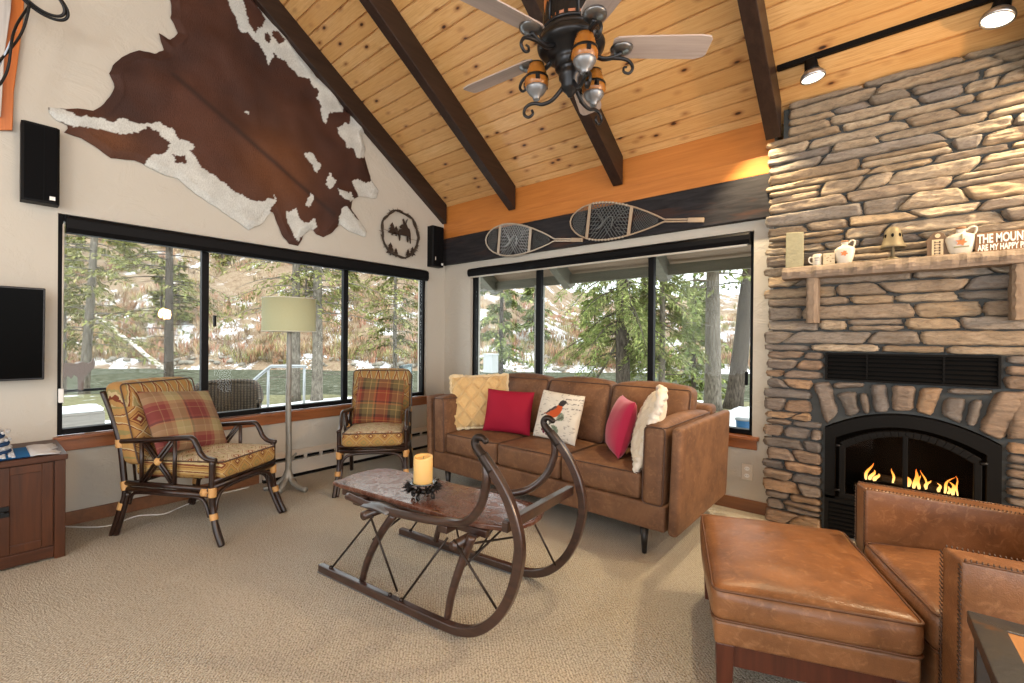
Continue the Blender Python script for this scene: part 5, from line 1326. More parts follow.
b = M(); b.lathe([(.0, 0), (.046, .0), (.048, .003), (.048, .128), (.0465, .136), (.043, .138), (.038, .130), (.028, .122), (.0, .120)], 32, cap=False); b.map(lambda p: Vector((p.x, p.y, p.z - (.010 * max(0, cos(math.atan2(p.y, p.x) + 1.3)) if p.z > .12 and math.hypot(p.x, p.y) > .03 else 0)))); b.build('wax', MT['wax'], r)
b = M(); b.tube([(0, 0, .119), (.001, 0, .128), (.004, .001, .134)], .0015, 6); b.build('wick', MT['black'], r)

# ================================================================== LEATHER CLUB CHAIR, OTTOMAN, SIDE TABLE
MT['leather'] = leather('cognac leather', (.115, .047, .018), (.25, .108, .042), .30, .5, 1.1, (.37, .19, .09))
MT['welt'] = plain('dark cognac welt', (.105, .042, .016), .45)
MT['stitch'] = plain('dark leather lacing', (.05, .022, .012), .6); MT['maho'] = wood('red mahogany leg', (.045, .011, .006), (.10, .026, .012), 1, 2, .35)
r = thing('leather_armchair', 'cognac leather club armchair with laced seams in the lower right corner', 'armchair', (.150, 1.800, 0), rad(21))
AT = .10; WD = .765; DEP = .86
def sl(p): return Vector((p.x, p.y, p.z - max(0, (p.z - .12)) / .52 * p.x * .085))
for y0, s in ((0, 1), (WD - AT, -1)):
    b = M(); b.cushion(0, DEP, y0, y0 + AT, .12, .64, r=.012, puff=(0, .006, 0)); b.map(sl); arm = b.build('arm', MT['leather'], r)
    for yy in (y0 + .004, y0 + AT - .004):
        b = M(); k = 0
        while k * .0125 < DEP - .02:
            x = .01 + k * .0125; b.tube([sl(Vector((x - .003, yy - .008, .6415))), sl(Vector((x + .005, yy + .008, .6415)))], .0022, 5); k += 1
        for k in range(38): z = .14 + k * .013; b.tube([(-.0015, yy - .007, z - .003), (-.0015, yy + .007, z + .004)], .0022, 5)
        b.build('lacing', MT['stitch'], arm)
    b = M(); b.tube([sl(Vector((.008, y0 + .001 if s > 0 else y0 + AT - .001, .638))), sl(Vector((DEP - .02, y0 + .001 if s > 0 else y0 + AT - .001, .638)))], .0045, 6); b.build('welt', MT['leather'], arm)
b = M(); b.cushion(.0, DEP, AT, WD - AT, .12, .295, r=.012); b.build('seat_base', MT['leather'], r)
a = (-.012, .62, AT + .004, WD - AT - .004, .297, .425)
c = soft('seat_cushion', a, MT['leather'], r, r=.035, puff=(.012, 0, .032))
b = M()
b.tube(loop((a[0] + .008, a[1], a[2] + .006, a[3] - .006, 0, .418), 'z+', 0), .0045, 6, True); b.tube(loop((a[0] + .008, a[1], a[2] + .006, a[3] - .006, .305, 0), 'z-', 0), .0045, 6, True); b.build('piping', MT['welt'], c)
b = M(); b.cushion(.60, .86, AT - .05, WD - AT + .05, .14, .84, r=.05, puff=(.02, 0, .02)); b.map(lambda p: Vector((p.x + (p.z - .4) * .16, p.y, p.z))); b.build('backrest', MT['leather'], r)
for x in (.05, .80):
    for y in (.06, WD - .06):
        b = M(); b.hexa([(x - .02, y - .02, 0), (x + .02, y - .02, 0), (x + .02, y + .02, 0), (x - .02, y + .02, 0), (x - .028, y - .028, .125), (x + .028, y - .028, .125), (x + .028, y + .028, .125), (x - .028, y + .028, .125)]); b.build('leg', MT['maho'], r, .003)

r = thing('leather_ottoman', 'big square cognac leather ottoman on mahogany legs in front of the leather armchair', 'ottoman', (-.325, 2.115, 0), rad(20.5))
hx, hy = .302, .368
b = M(); b.cushion(-hx, hx, -hy, hy, .275, .400, r=.034, puff=(.012, .012, .034), n=22); 
b.map(lambda p: Vector((p.x, p.y, p.z + (.0035 * fbm(p.x * 5, p.y * 9, 3, 3) + .006 * math.exp(-((p.x + .05) ** 2 + (p.y - .12) ** 2) / .012) * nz(p.x * 26, p.y * 9, 4) if p.z > .39 else 0))))
c = b.build('cushion', MT['leather'], r)
b = M(); b.tube(loop((-hx + .004, hx - .004, -hy + .004, hy - .004, 0, .388), 'z+', 0), .005, 7, True); b.tube(loop((-hx + .004, hx - .004, -hy + .004, hy - .004, .286, 0), 'z-', 0), .005, 7, True); b.build('piping', MT['welt'], c)
soft('base_band', (-hx + .01, hx - .01, -hy + .01, hy - .01, .195, .28), MT['leather'], r, r=.012)
b = M(); b.box(-hx + .045, hx - .045, -hy + .03, -hy + .05, .115, .196); b.box(-hx + .045, hx - .045, hy - .05, hy - .03, .115, .196); b.box(-hx + .03, -hx + .05, -hy + .045, hy - .045, .115, .196); b.box(hx - .05, hx - .03, -hy + .045, hy - .045, .115, .196); b.build('apron', MT['maho'], r, .003)
for x in (-1, 1):
    for y in (-1, 1):
        cx, cy = x * (hx - .045), y * (hy - .045)
        b = M(); b.hexa([(cx - .023, cy - .023, 0), (cx + .023, cy - .023, 0), (cx + .023, cy + .023, 0), (cx - .023, cy + .023, 0), (cx - .03, cy - .03, .197), (cx + .03, cy - .03, .197), (cx + .03, cy + .03, .197), (cx - .03, cy + .03, .197)]); b.build('leg', MT['maho'], r, .003)

n = N('burnished steel strip', .3, .8); v = n.obj(); g = n.noise(v, 9, 4, .6, .5)
n.col(n.ramp(g, [(.42, (.075, .08, .09)), (.6, (.10, .095, .09)), (.7, (.22, .115, .055))])); n.bump(n.noise(v, 60, 3), .2, .003); MT['steel'] = n.m
MT['tabwood'] = wood('amber plank tabletop', (.28, .12, .035), (.48, .24, .085), 1, 1, .35)
r = thing('side_table', 'small wooden side table with burnished steel rim in the bottom right corner', 'side table', (.152, 1.690, 0), rad(3))
TW = .5; zt_ = .55; fw_ = .062
b = M()
for P in ([(0, 0), (0, -TW), (fw_, -TW + fw_), (fw_, -fw_)], [(0, 0), (fw_, -fw_), (TW - fw_, -fw_), (TW, 0)], [(TW, 0), (TW - fw_, -fw_), (TW - fw_, -TW + fw_), (TW, -TW)], [(0, -TW), (TW, -TW), (TW - fw_, -TW + fw_), (fw_, -TW + fw_)]):
    b.prism(P, zt_ - .032, zt_, 'xyz')
b.build('steel_rim', MT['steel'], r, .002)
b = M(); b.box(fw_ - .002, TW - fw_ + .002, -TW + fw_ - .002, -fw_ + .002, zt_ - .028, zt_ - .004); b.build('tabletop', MT['tabwood'], r)
for x in (.03, TW - .03):
    for y in (-.03, -TW + .03):
        b = M(); b.box(x - .018, x + .018, y - .018, y + .018, 0, zt_ - .03); b.build('leg', MT['steel'], r, .003)
b = M(); b.box(.03, TW - .03, -TW + .03, -.03, .12, .14); b.build('lower_shelf', MT['tabwood'], r, .002)

# ================================================================== OUTDOORS
AZ = rad(130.03); WX, WY = cos(AZ), sin(AZ); SX, SY = sin(AZ), -cos(AZ)   # depth axis and sideways axis (to the right)
def dxy(d, s): return (WX * d + SX * s, WY * d + SY * s)
def sstep(a, b, x): t = max(0, min(1, (x - a) / (b - a))); return t * t * (3 - 2 * t)
def hgt(d, s):
    z = -.42 + .10 * fbm(d * .35, s * .35, 1, 3)
    z -= 1.25 * sstep(13.2, 16.5, d + .6 * nz(s * .4, 3))
    if d > 30:
        bank = sstep(37.5, 40.5, d + 1.0 * nz(s * .25, 7))
        z += bank * (1.15 + .5 * fbm(d * .5, s * .5, 2, 3))
        f = 1 - .80 * sstep(-6, 7, s * 44 / max(d, 30))
        z += max(0, d - 40) * .10 + f * .52 * max(0, d - 44) * (1 + .0 * d) + (1.2 * fbm(d * .12, s * .12, 4, 4)) * sstep(40, 52, d)
    return z
n = N('river bank ground', .95, 0, .15); v = n.pos(); z = n.sep(v)[2]
g = n.noise(v, 1.4, 6, .65, .4); h = n.noise(v, .33, 5, .65); k = n.noise(v, 7, 5, .7)
c = n.ramp(n.math('ADD', n.math('MULTIPLY', g, .6), n.math('MULTIPLY', k, .4)), [(.30, (.085, .06, .04)), (.44, (.22, .15, .095)), (.55, (.31, .23, .155)), (.66, (.20, .17, .08)), (.75, (.36, .225, .14))])
xx, yy, _z = n.sep(v); sd = n.math('ADD', n.math('MULTIPLY', xx, SX), n.math('MULTIPLY', yy, SY))
mr = n.node('ShaderNodeMapRange'); n.set(mr.inputs[0], sd); mr.inputs[1].default_value = -14; mr.inputs[2].default_value = 4; mr.inputs[3].default_value = 0; mr.inputs[4].default_value = .035; h = n.math('ADD', h, mr.outputs[0])
m2 = n.node('ShaderNodeMapRange'); n.set(m2.inputs[0], _z); m2.inputs[1].default_value = 1; m2.inputs[2].default_value = 7; m2.inputs[3].default_value = .045; m2.inputs[4].default_value = -.03; h = n.math('ADD', h, m2.outputs[0])
s = n.math('ADD', n.math('MULTIPLY', h, .65), n.math('MULTIPLY', k, .35))
n.col(n.mix(n.ramp(s, [(.555, 0), (.575, 1)]), c, (.80, .82, .84))); n.bump(k, .6, .05); MT['bank'] = n.m
n = N('thin lawn with snow', .95, 0, .15); v = n.pos()
k = n.noise(v, 9, 5, .7); h = n.noise(v, .5, 4, .6)
c = n.ramp(k, [(.3, (.10, .095, .05)), (.55, (.21, .20, .105)), (.75, (.33, .29, .19))])
n.col(n.mix(n.ramp(h, [(.60, 0), (.63, 1)]), c, (.80, .82, .84))); n.bump(k, .6, .03); MT['lawn'] = n.m
MT['snow'] = plain('snow', (.82, .84, .86), .7, 0, .3, (3, .5, .08))
def grid(name, D, S, m, f=hgt):
    b = M(); vs = []; fs = []
    for d in D:
        for t in S: x, y = dxy(d, t * max(d, 8)); vs.append((x, y, f(d, t * max(d, 8))))
    w = len(S)
    for i in range(len(D) - 1):
        for j in range(w - 1): fs.append((i * w + j, i * w + j + 1, (i + 1) * w + j + 1, (i + 1) * w + j))
    b.add(vs, fs, True); return struct(b.build(name, m))
S_ = [-1.7 + 3.0 * i / 110 for i in range(111)]
grid('lawn_ground', [5.2 + .4 * i for i in range(32)], S_, MT['lawn'])
grid('hillside_terrain', [30 + .55 * i for i in range(40)] + [52 + 1.3 * i for i in range(40)], S_, MT['bank'])
b = M(); q = [dxy(11, -26), dxy(11, 20), dxy(42, 46), dxy(42, -66)]; b.add([(x, y, -1.42) for x, y in q], [(3, 2, 1, 0)] if False else [(0, 1, 2, 3)])
n = N('grey green river', .12, 0, .0); v = n.pos()
wv = n.noise(n.mp(v, (1, 1, 1), (0, 0, 0)), 2.6, 6, .72, .6); n.col(n.ramp(wv, [(.35, (.045, .05, .032)), (.55, (.105, .108, .075)), (.68, (.24, .245, .20))])); n.bump(wv, .5, .10)
n.inp('Roughness', .45); MT['river'] = n.m
struct(b.build('river', MT['river']))
# snowy deck strip and bank along the left wall
def snowdeck(x, y): return -.16 + .03 * fbm(x * .8, y * .8, 3, 3)
b = M(); vs = []; fs = []
for i in range(25):
    for j in range(41):
        x, y = -11.8 + (-4.55 + 11.8) * i / 24, -1.5 + 9.5 * j / 40
        vs.append((x, y, snowdeck(x, y) - .22 * sstep(-8.6, -11.4, x)))
for i in range(24):
    for j in range(40): fs.append((i * 41 + j, (i + 1) * 41 + j, (i + 1) * 41 + j + 1, i * 41 + j + 1))
b.add(vs, fs, True); struct(b.build('snow_ground', MT['snow']))
b = M(); vs = []; fs = []
for i in range(25):
    for j in range(25):
        d = 7.0 + 4.4 * i / 24; px = 717 + 90 * j / 24; s = (px - 512) / 455. * d; x, y = dxy(d, s)
        e_ = min(1, 4 * min(i, j, 24 - i, 24 - j) / 24); vs.append((x, y, hgt(d, s) - .15 + .32 * e_ + .05 * fbm(x * 2, y * 2, 3, 3)))
for i in range(24):
    for j in range(24): fs.append((i * 25 + j, i * 25 + j + 1, (i + 1) * 25 + j + 1, (i + 1) * 25 + j))
b.add(vs, fs, True); tag(b.build('snow_heap', MT['snow']), 'heap of snow on the lawn at the right end of the back window', 'snow', None, 'stuff')
r = thing('blue_bin', 'small blue tub standing in the snow outside the back window', 'bin', (-1.82, 7.95, -.32))
b = M(); b.lathe([(.10, 0), (.125, .31), (.13, .32), (.13, .33), (.115, .33), (.09, .02)], 20); b.build('tub', plain('blue plastic', (.02, .10, .24), .4), r)
b = M(); b.lathe([(.135, .325), (.138, .335), (.138, .347), (.0, .36)], 20, cap=False); b.build('lid', plain('grey lid', (.16, .17, .17), .5), r)
# porch post
b = M(); b.box(-3.50, -3.40, 4.60, 4.69, -.5, 1.95); struct(b.build('porch_pillar', wood('grey weathered post', (.20, .19, .16), (.34, .32, .28), 1, 2, .8), None, .004))

# ---------------------------------------------------------------- trees
n = N('conifer bark', .95, 0, .1); v = n.obj()
f = n.noise(n.mp(v, (1, 1, .25)), 26, 5, .65); n.col(n.ramp(f, [(.3, (.035, .028, .022)), (.6, (.12, .10, .08)), (.75, (.20, .175, .145))])); n.bump(f, .8, .03); MT['bark'] = n.m
n = N('pale conifer bark', .95, 0, .1); v = n.obj()
f = n.noise(n.mp(v, (1, 1, .3)), 22, 5, .65); n.col(n.ramp(f, [(.3, (.075, .062, .05)), (.55, (.20, .175, .14)), (.75, (.32, .285, .24))])); n.bump(f, .8, .03); MT['barkp'] = n.m
GREEN = [(.21, .225, .065), (.27, .27, .085), (.16, .175, .06), (.34, .32, .12), (.25, .23, .10)]
DGREEN = [(.15, .20, .06), (.21, .265, .075), (.27, .315, .095), (.33, .35, .13), (.22, .225, .09)]
def spray(b, p, d, L, w, c, R):
    """flat drooping needle spray: a small kite with a bend"""
    side = d.cross(Vector((0, 0, 1)))
    if side.length < .05: side = Vector((1, 0, 0))
    side = (side.normalized() + Vector((R.uniform(-.5, .5), R.uniform(-.5, .5), R.uniform(-.5, .5)))).normalized() * w
    m_ = p + d * (L * .5) + Vector((0, 0, .02 * L)); t = p + d * L - Vector((0, 0, .12 * L))
    b.add([p, m_ + side, t, m_ - side], [(0, 1, 2, 3)], False, [c] * 4)
def tree(label, d, px, r0, H, crown, seed, lean=(0, 0), cat='tree', group=None, bark='barkp', pal=GREEN, name='conifer_tree', nb=46, per=46, blen=2.2, droop=.35, sz=(.16, .05), z0=None, bare=0, gap=0.):
    R = random.Random(seed); s = (px - 512) / 455. * d; x, y = dxy(d, s); zb = hgt(d, s) - .1 if z0 is None else z0
    r = thing(name, label, cat, (x, y, zb), 0, group)
    def ax(z): return Vector((lean[0] * z + .03 * nz(z * .4, seed), lean[1] * z + .03 * nz(z * .4, seed + 5), z))
    b = M(); k = 26
    b.tube([ax(H * i / k) for i in range(k + 1)], [r0 * (1.25 if i == 0 else 1) * (1 - .75 * i / k) * (1 + .06 * nz(i * .9, seed)) for i in range(k + 1)], 14)
    b.build('trunk', MT[bark], r)
    fo = M(); br = M()
    for i in range(nb):
        z = crown[0] + (crown[1] - crown[0]) * (i + R.random()) / nb; a = R.uniform(0, 2 * pi); L = blen * R.uniform(.55, 1.1) * (1 - .35 * (z - crown[0]) / max(.1, crown[1] - crown[0]))
        p0 = ax(z); hd = Vector((cos(a), sin(a), 0)); pts = []
        for q in range(8):
            t = q / 7; pts.append(p0 + hd * (L * t) + Vector((0, 0, .12 * L * t - droop * L * t * t)))
        br.tube(pts, [.022 * (1 - .85 * q / 7) * min(1.4, max(.4, r0 * 7)) for q in range(8)], 5)
        if R.random() < gap: continue
        for q in range(per):
            t = R.uniform(.18, 1.0); j = min(6, int(t * 7)); p = pts[j].lerp(pts[j + 1], t * 7 - j)
            sd = R.choice((-1, 1)); lat = Vector((-sin(a), cos(a), 0)) * sd
            dr = (hd * R.uniform(.1, 1.0) + lat * R.uniform(.2, 1.0) + Vector((0, 0, R.uniform(-.75, .12)))).normalized()
            k_ = R.uniform(.7, 1.3); c = R.choice(pal); c = tuple(x_ * k_ for x_ in c)
            off = lat * R.uniform(0, .26) * L * (1 - .5 * t) * .6
            spray(fo, p + off + Vector((0, 0, R.uniform(-.12, .03))), dr, sz[0] * R.uniform(.7, 1.5), sz[1] * R.uniform(.6, 1.4), c, R)
    for i in range(bare):
        z = R.uniform(.6, crown[0] + 1.0 if crown[0] > 1 else 3.5); a = R.uniform(0, 2 * pi); L = R.uniform(.5, 1.5); p0 = ax(z)
        br.tube([p0, p0 + Vector((cos(a) * L * .5, sin(a) * L * .5, .02)), p0 + Vector((cos(a) * L, sin(a) * L, -.10 * L))], [.014, .009, .003], 5)
    if br.v: br.build('branches', MT[bark], r)
    if fo.v: fo.build('foliage', MT['leafcol'], r, 0, True)
    return r
tree('slim pale-barked conifer at the far left of the left window', 16, 64, .10, 9, (2.2, 6.5), 3, nb=34, per=90, blen=2.0, sz=(.13, .03))
tree('leaning pale-trunked conifer with yellow-green boughs in the left window pane', 14, 84, .14, 10, (1.7, 6.0), 4, (-.0, .045), nb=48, per=110, blen=2.8, sz=(.13, .03), gap=.15)
tree('dark-trunked conifer with bare side twigs left of the window mullion', 14, 169, .135, 10, (2.6, 6.0), 5, nb=34, per=60, blen=2.4, bark='bark', bare=34, sz=(.13, .03), gap=.45)
tree('left one of the two grey tree trunks standing behind the floor lamp', 12, 296, .125, 10, (2.5, 5.5), 6, (.01, -.006), nb=30, per=60, blen=2.2, bare=14, sz=(.12, .028), gap=.3)
tree('right one of the two grey tree trunks standing behind the floor lamp', 12, 317, .145, 10, (2.4, 5.5), 7, (-.01, .008), nb=30, per=60, blen=2.2, bare=12, sz=(.12, .028), gap=.3)
tree('olive conifer seen through the narrow right pane of the left window', 22, 395, .12, 10, (2.6, 6.5), 8, nb=40, per=80, blen=2.4, pal=GREEN, sz=(.18, .045), gap=.2)
tree('small dark fir in the left pane of the back window', 20, 501, .13, 7, (.9, 5.4), 9, nb=44, per=90, blen=1.5, pal=DGREEN, bark='bark', sz=(.17, .045), z0=-.9)
tree('large drooping green cedar in the middle pane of the back window', 10, 624, .17, 9, (1.35, 4.8), 10, (-.02, 0), nb=70, per=320, blen=1.9, pal=DGREEN, bark='bark', droop=.62, sz=(.09, .014))
tree('slim grey-trunked cedar right of the back window mullion', 10, 662, .075, 9, (1.2, 4.8), 11, (0, 0), nb=46, per=150, blen=1.0, pal=DGREEN, bark='barkp', droop=.75, sz=(.10, .02), bare=4)
tree('thick straight grey trunk in the right pane of the back window', 11, 713, .20, 10, (3.0, 6.0), 12, (-.008, .006), nb=24, per=40, blen=2.0, bark='barkp', pal=DGREEN)
tree('thick leaning brown trunk at the right edge of the back window', 11.5, 733, .215, 10, (3.2, 6.0), 13, (.085, .075), nb=20, per=40, blen=2.0, bark='bark', pal=DGREEN)
tree('feathery green conifer beyond the leaning trunk', 17, 694, .10, 8, (1.0, 5.2), 14, nb=44, per=60, blen=1.5, pal=DGREEN, bark='bark', sz=(.18, .055))
rb = random.Random(21)
for k in range(13):      # firs up on the far slope
    d = rb.uniform(48, 72); px = rb.uniform(30, 430)
    tree('small fir among brush on the snowy hillside across the river', d, px, .16, 7, (.4, 6.8), 30 + k, group='firs on the far hillside', name='hillside_fir', nb=30, per=40, blen=1.7, pal=GREEN, bark='bark', sz=(.45, .12), droop=.3)
for k in range(5):
    d = rb.uniform(46, 60); px = 470 + 58 * k + rb.uniform(-10, 10)
    tree('fir on the flat snowy far bank seen through the back window', d, px, .16, 7, (.4, 6.8), 60 + k, group='firs on the far bank', name='bank_fir', nb=30, per=30, blen=1.8, pal=DGREEN, bark='bark', sz=(.6, .2), droop=.3)
# fallen bleached tree on the far bank
def P3(px, py, d): 
    s = (px - 512) / 455. * d; x, y = dxy(d, s); return Vector((x, y, 1.25 - (py - 341.5) / 455. * d))
r = thing('fallen_tree', 'bleached fallen tree slanting down the far river bank', 'fallen tree', P3(165, 374, 37.5))
o_ = P3(165, 374, 37.5)
A_ = P3(96, 320, 41) - o_; b = M(); b.tube([A_.lerp(Vector((0, 0, 0)), i / 12) + Vector((0, 0, .15 * nz(i * .6, 2))) for i in range(13)], [.10 + .10 * i / 12 for i in range(13)], 9); b.build('trunk', plain('bleached dead wood', (.58, .52, .44), .9, bump=(6, .5, .05)), r)
b = M(); rg = random.Random(9)
for k in range(16):
    p = A_.lerp(Vector((0, 0, 0)), rg.uniform(.25, .8)); b.tube([p, p + Vector((rg.uniform(-.7, .1), rg.uniform(-.3, .3), rg.uniform(-1.5, -.5)))], [.045, .015], 5)
b.build('broken_branch', MT['barkp'], r)
# brush on the far bank and slope
n = N('winter brush', .9, 0, .1); n.col(n.attr()); MT['brush'] = n.m
b = M(); R = random.Random(77)
BR = [(.34, .22, .14), (.46, .33, .20), (.30, .24, .15), (.52, .42, .28), (.30, .29, .12), (.42, .22, .15), (.24, .18, .12), (.44, .26, .16), (.38, .34, .17)]
for k in range(4600):
    d = 39.2 + 34 * R.random() ** 1.5; t = R.uniform(-1.15, .68); s = t * d; 
    if nz(d * .13, s * .13, 5) < -.12 and R.random() < .8: continue
    x, y = dxy(d, s); z = hgt(d, s) - .1; h = R.uniform(.5, 1.6); c0 = R.choice(BR)
    for q in range(15):
        a = R.uniform(0, 2 * pi); l = R.uniform(.2, .9) * h; kk = R.uniform(.7, 1.35); c = tuple(v_ * kk for v_ in c0)
        p0 = Vector((x + R.uniform(-.3, .3), y + R.uniform(-.3, .3), z)); p1 = p0 + Vector((cos(a) * l * .7, sin(a) * l * .7, h * R.uniform(.5, 1))); w = Vector((-sin(a), cos(a), 0)) * R.uniform(.02, .065)
        b.add([p0, (p0 + p1) / 2 + w, p1, (p0 + p1) / 2 - w], [(0, 1, 2, 3)], False, [c] * 4)
tag(b.build('shrubbery', MT['brush'], None, 0, True), 'reddish brown winter brush on the far bank and slope', 'brush', None, 'stuff')
b = M(); R = random.Random(78)   # boulders and driftwood line
for k in range(170):
    s = R.uniform(-40, 26); d = 38.6 + R.uniform(0, 1.8); x, y = dxy(d, s); rr = R.uniform(.10, .30); kk = R.uniform(.8, 1.2)
    b.col = (.26 * kk, .235 * kk, .19 * kk); i0 = len(b.v); b.ball((x, y, hgt(d, s) + .05), (rr * 1.4, rr * 1.2, rr * .8), 8, 6)
    for i in range(i0, len(b.v)):
        v_ = Vector(b.v[i]); f = 1 + .25 * mnoise.noise(v_ * 2.3); c_ = Vector((x, y, hgt(d, s) + .05)); b.v[i] = tuple(c_ + (v_ - c_) * f)
tag(b.build('riverbank_rubble', MT['leafcol'], None, 0, True), 'pale boulders and driftwood along the far waterline', 'rocks', None, 'stuff')

# ---------------------------------------------------------------- deck furniture outside the left window
r = thing('wicker_chair', 'dark brown wicker tub chair on the snowy deck outside the left window', 'chair', (-6.15, 2.0, -.15), rad(-18))
n = N('dark wicker', .6, 0, .3); v = n.obj(); wv = n.math('MULTIPLY', n.wave(v, 15, .6, 1, 3, 'Z'), n.wave(v, 9, .6, 1, 3, 'Y')); n.col(n.ramp(wv, [(.1, (.028, .02, .013)), (.6, (.13, .095, .06))])); n.bump(wv, .8, .01); MT['wicker'] = n.m
b = M(); vs = []; fs = []; K = 26; ZR = 12
for side in (0, 1):
    for i in range(K + 1):
        a = rad(-115) + rad(230) * i / K
        top = .84 - .22 * sstep(rad(45), rad(115), abs(a))
        for j in range(ZR + 1):
            z = top * j / ZR; rr = .33 + .035 * (j / ZR) - (.03 if side else 0)
            vs.append((-rr * cos(a) * 1.0, rr * sin(a), z))
o2 = (K + 1) * (ZR + 1)
for i in range(K):
    for j in range(ZR):
        q = (i * (ZR + 1) + j, i * (ZR + 1) + j + 1, (i + 1) * (ZR + 1) + j + 1, (i + 1) * (ZR + 1) + j); fs.append(q); fs.append(tuple(o2 + k for k in reversed(q)))
for i in range(K):
    a1, a2 = i * (ZR + 1) + ZR, (i + 1) * (ZR + 1) + ZR; fs.append((a1, a1 + o2, a2 + o2, a2))
b.add(vs, fs, True); b.build('shell', MT['wicker'], r)
b = M(); b.tube([(-.352 * cos(a), .352 * sin(a), .845 - .22 * sstep(rad(45), rad(115), abs(a))) for a in [rad(-115) + rad(230) * i / 30 for i in range(31)]], .03, 9); b.build('rim', MT['wicker'], r)
b = M(); b.lathe([(.0, .36), (.31, .36), (.32, .39), (.31, .43), (.0, .44)], 26, cap=False); b.build('seat', MT['wicker'], r)
r = thing('deck_handrail', 'thin grey steel stair handrail on the snowy deck outside', 'handrail', (-6.80, 2.75, -.2))
MT['galv'] = plain('grey steel tube', (.36, .38, .39), .35, .7)
b = M(); b.tube(spline([(-.62, -.62, .18), (-.25, -.25, .72), (-.02, -.02, 1.02), (.06, .06, 1.05), (.35, .35, 1.05)], 6), .022, 9); b.build('rail', MT['galv'], r)
for x, h in ((-.02, 1.03), (.33, 1.05)):
    b = M(); b.tube([(x, x, 0), (x, x, h)], .018, 8); b.build('post', MT['galv'], r)
r = thing('snowy_bench', 'grey slatted deck bench capped with snow outside the left end of the window', 'bench', (-8.15, .72, -.16))
MT['greyplank'] = wood('grey plank', (.20, .185, .17), (.32, .30, .27), 1, 1, .8)
for k in range(4):
    b = M(); b.box(-.22 + k * .115, -.12 + k * .115, -.75, .42, .40, .435); b.build('plank', MT['greyplank'], r, .003)
for y in (-.6, .3):
    b = M(); b.box(-.2, -.15, y - .03, y + .03, 0, .40); b.box(.15, .2, y - .03, y + .03, 0, .40); b.build('leg', MT['greyplank'], r, .003)
b = M(); b.box(.205, .235, -.75, .42, .26, .40); b.build('front_rail', MT['greyplank'], r, .003)
b = M(); b.cushion(-.22, .23, -.74, .41, .436, .49, r=.025, puff=(0, 0, .015)); b.map(lambda p: Vector((p.x, p.y, p.z + .025 * fbm(p.x * 5, p.y * 5, 2, 3) if p.z > .46 else p.z))); b.build('snow_cap', MT['snow'], r)
r = thing('deck_railing', 'black iron deck railing low in the left end of the left window', 'railing', (-8.9, .15, -.2))
b = M(); b.box(-.02, .02, -.8, 1.35, .665, .70); b.build('top_rail', MT['black'], r)
for y in (-.7, .55, 1.3):
    b = M(); b.box(-.015, .015, y - .015, y + .015, 0, .67); b.build('post', MT['black'], r)
P = [(y * .66, z * .95) for y, z in [(-.42, .10), (-.30, .17), (-.10, .19), (.08, .17), (.20, .20), (.27, .17), (.34, .20), (.37, .25), (.40, .18), (.38, .10), (.28, .05), (.22, .0), (.17, .03), (.12, -.03), (.06, .01), (.02, -.05), (-.04, .0), (-.09, -.05), (-.14, .0), (-.2, -.04), (-.25, .01), (-.31, -.03), (-.36, .03), (-.44, 0)]] + []
P = P[:10] + [(.145, -.03), (.14, -.215), (.085, -.215), (.08, -.02)] + P[13:19] + [(-.15, -.03), (-.155, -.215), (-.21, -.215), (-.215, -.01)] + P[21:]
b = M(); b.prism([(y, z) for y, z in P], -.03, .03, 'yzx'); o = b.build('deck_ornament', plain('weathered brown driftwood', (.10, .065, .05), .85, bump=(20, .5, .02)), None, .01); o.location = (-8.9, .905, .70)
tag(o, 'dark brown rough animal-shaped sculpture standing on the black deck railing', 'ornament')
r = thing('glazed_screen', 'blue-grey glazed deck screen outside the right pane of the left window', 'screen', (-6.6, 4.95, -.2), rad(40))
b = M(); b.box(-.02, .02, -.35, .35, .05, .95); b.build('panel', plain('blue grey panel', (.26, .34, .35), .4), r)
b = M(); b.box(-.03, .03, -.37, -.33, 0, 1.0); b.box(-.03, .03, .33, .37, 0, 1.0); b.box(-.03, .03, -.37, .37, .95, 1.0); b.build('frame', plain('dark teal frame', (.07, .10, .105), .5), r)

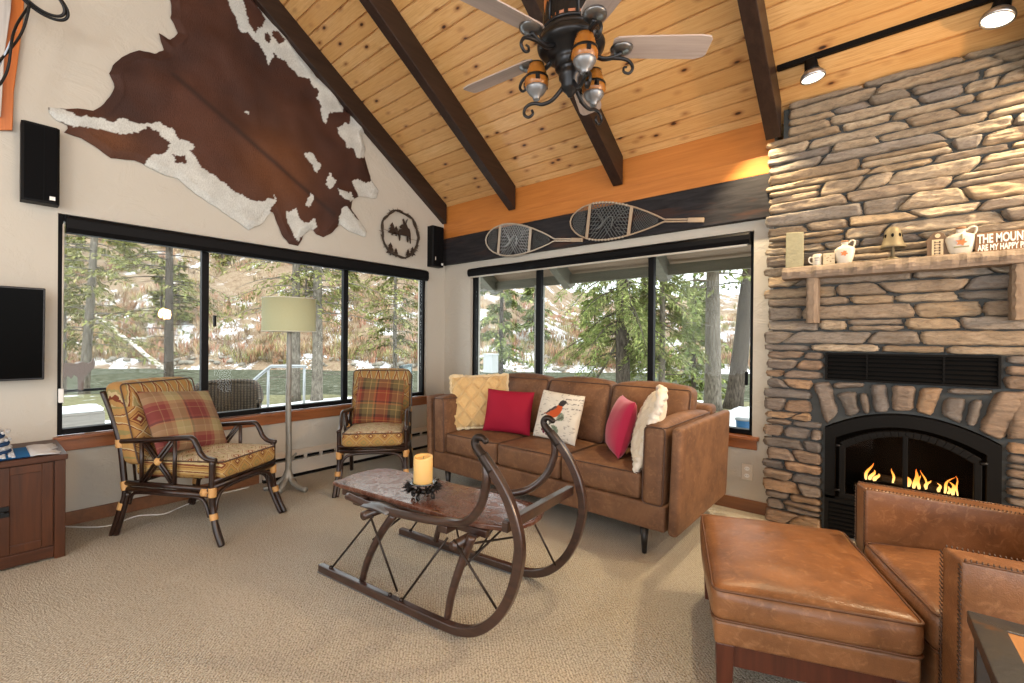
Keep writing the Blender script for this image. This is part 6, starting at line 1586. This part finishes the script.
r = thing('utility_box', 'pale grey utility box on the lawn seen in the left pane of the back window', 'utility box', P3(491, 374, 15))
b = M(); b.box(-.2, .2, -.15, .15, 0, .58); b.build('body', plain('pale grey enamel', (.50, .53, .55), .5), r, .01)
b = M(); b.box(-.22, .22, -.17, .17, .58, .62); b.build('lid', plain('pale grey lid', (.55, .58, .60), .5), r, .008)
b = M(); p0, p1 = P3(596, 380, 11.5), P3(618, 340, 11.5); b.tube(spline([p0, p0.lerp(p1, .5) + Vector((.02, 0, -.03)), p1], 6), .035, 8); tag(b.build('leaning_pole', MT['barkp']), 'bare leaning pole left of the large cedar trunk', 'pole')

# ================================================================== LIGHT, CAMERA
W = bpy.data.worlds.new('World'); SC.world = W; W.use_nodes = True
bg = W.node_tree.nodes['Background']; bg.inputs[0].default_value = (.93, .97, 1.0, 1); bg.inputs[1].default_value = SKY
def lamp(x, y, z, w, c, rad_=.15):  # places one added point light; no lamp body is modelled
    L = bpy.data.lights.new('added_light', 'POINT'); L.energy = w; L.color = c; L.shadow_soft_size = rad_
    o = bpy.data.objects.new('added_light', L); COL.objects.link(o); o.location = (x, y, z)
for a in ADDED_LIGHTS: lamp(*a)
L = bpy.data.lights.new('fire_glow', 'POINT'); L.energy = 1.2; L.color = (1, .45, .12); L.shadow_soft_size = .08
o = bpy.data.objects.new('fire_glow', L); COL.objects.link(o); o.location = (.06, 3.78, .42)
cd = bpy.data.cameras.new('camera'); cam = bpy.data.objects.new('camera', cd); COL.objects.link(cam)
cd.sensor_fit = 'HORIZONTAL'; cd.sensor_width = 36; cd.lens = 16.0; cd.clip_start = .05; cd.clip_end = 500
yaw, pit, rol = rad(40.03), rad(-.17), rad(.48)
fw = Vector((-sin(yaw) * cos(pit), cos(yaw) * cos(pit), sin(pit))); rt0 = Vector((cos(yaw), sin(yaw), 0)); up0 = rt0.cross(fw)
rt = rt0 * cos(rol) + up0 * sin(rol); up = up0 * cos(rol) - rt0 * sin(rol)
cam.matrix_world = Matrix(((rt.x, up.x, -fw.x, 0), (rt.y, up.y, -fw.y, 0), (rt.z, up.z, -fw.z, 1.25), (0, 0, 0, 1)))
SC.camera = cam
vs_ = SC.view_settings; vs_.view_transform = 'Standard'; vs_.look = 'None'; vs_.gamma = 1; vs_.use_curve_mapping = False; vs_.exposure = EXPO
SC.cycles.max_bounces = 10; SC.cycles.diffuse_bounces = 5; SC.cycles.transparent_max_bounces = 24; SC.cycles.use_denoising = True
SC.cycles.sample_clamp_indirect = 6; SC.cycles.caustics_reflective = False; SC.cycles.caustics_refractive = False
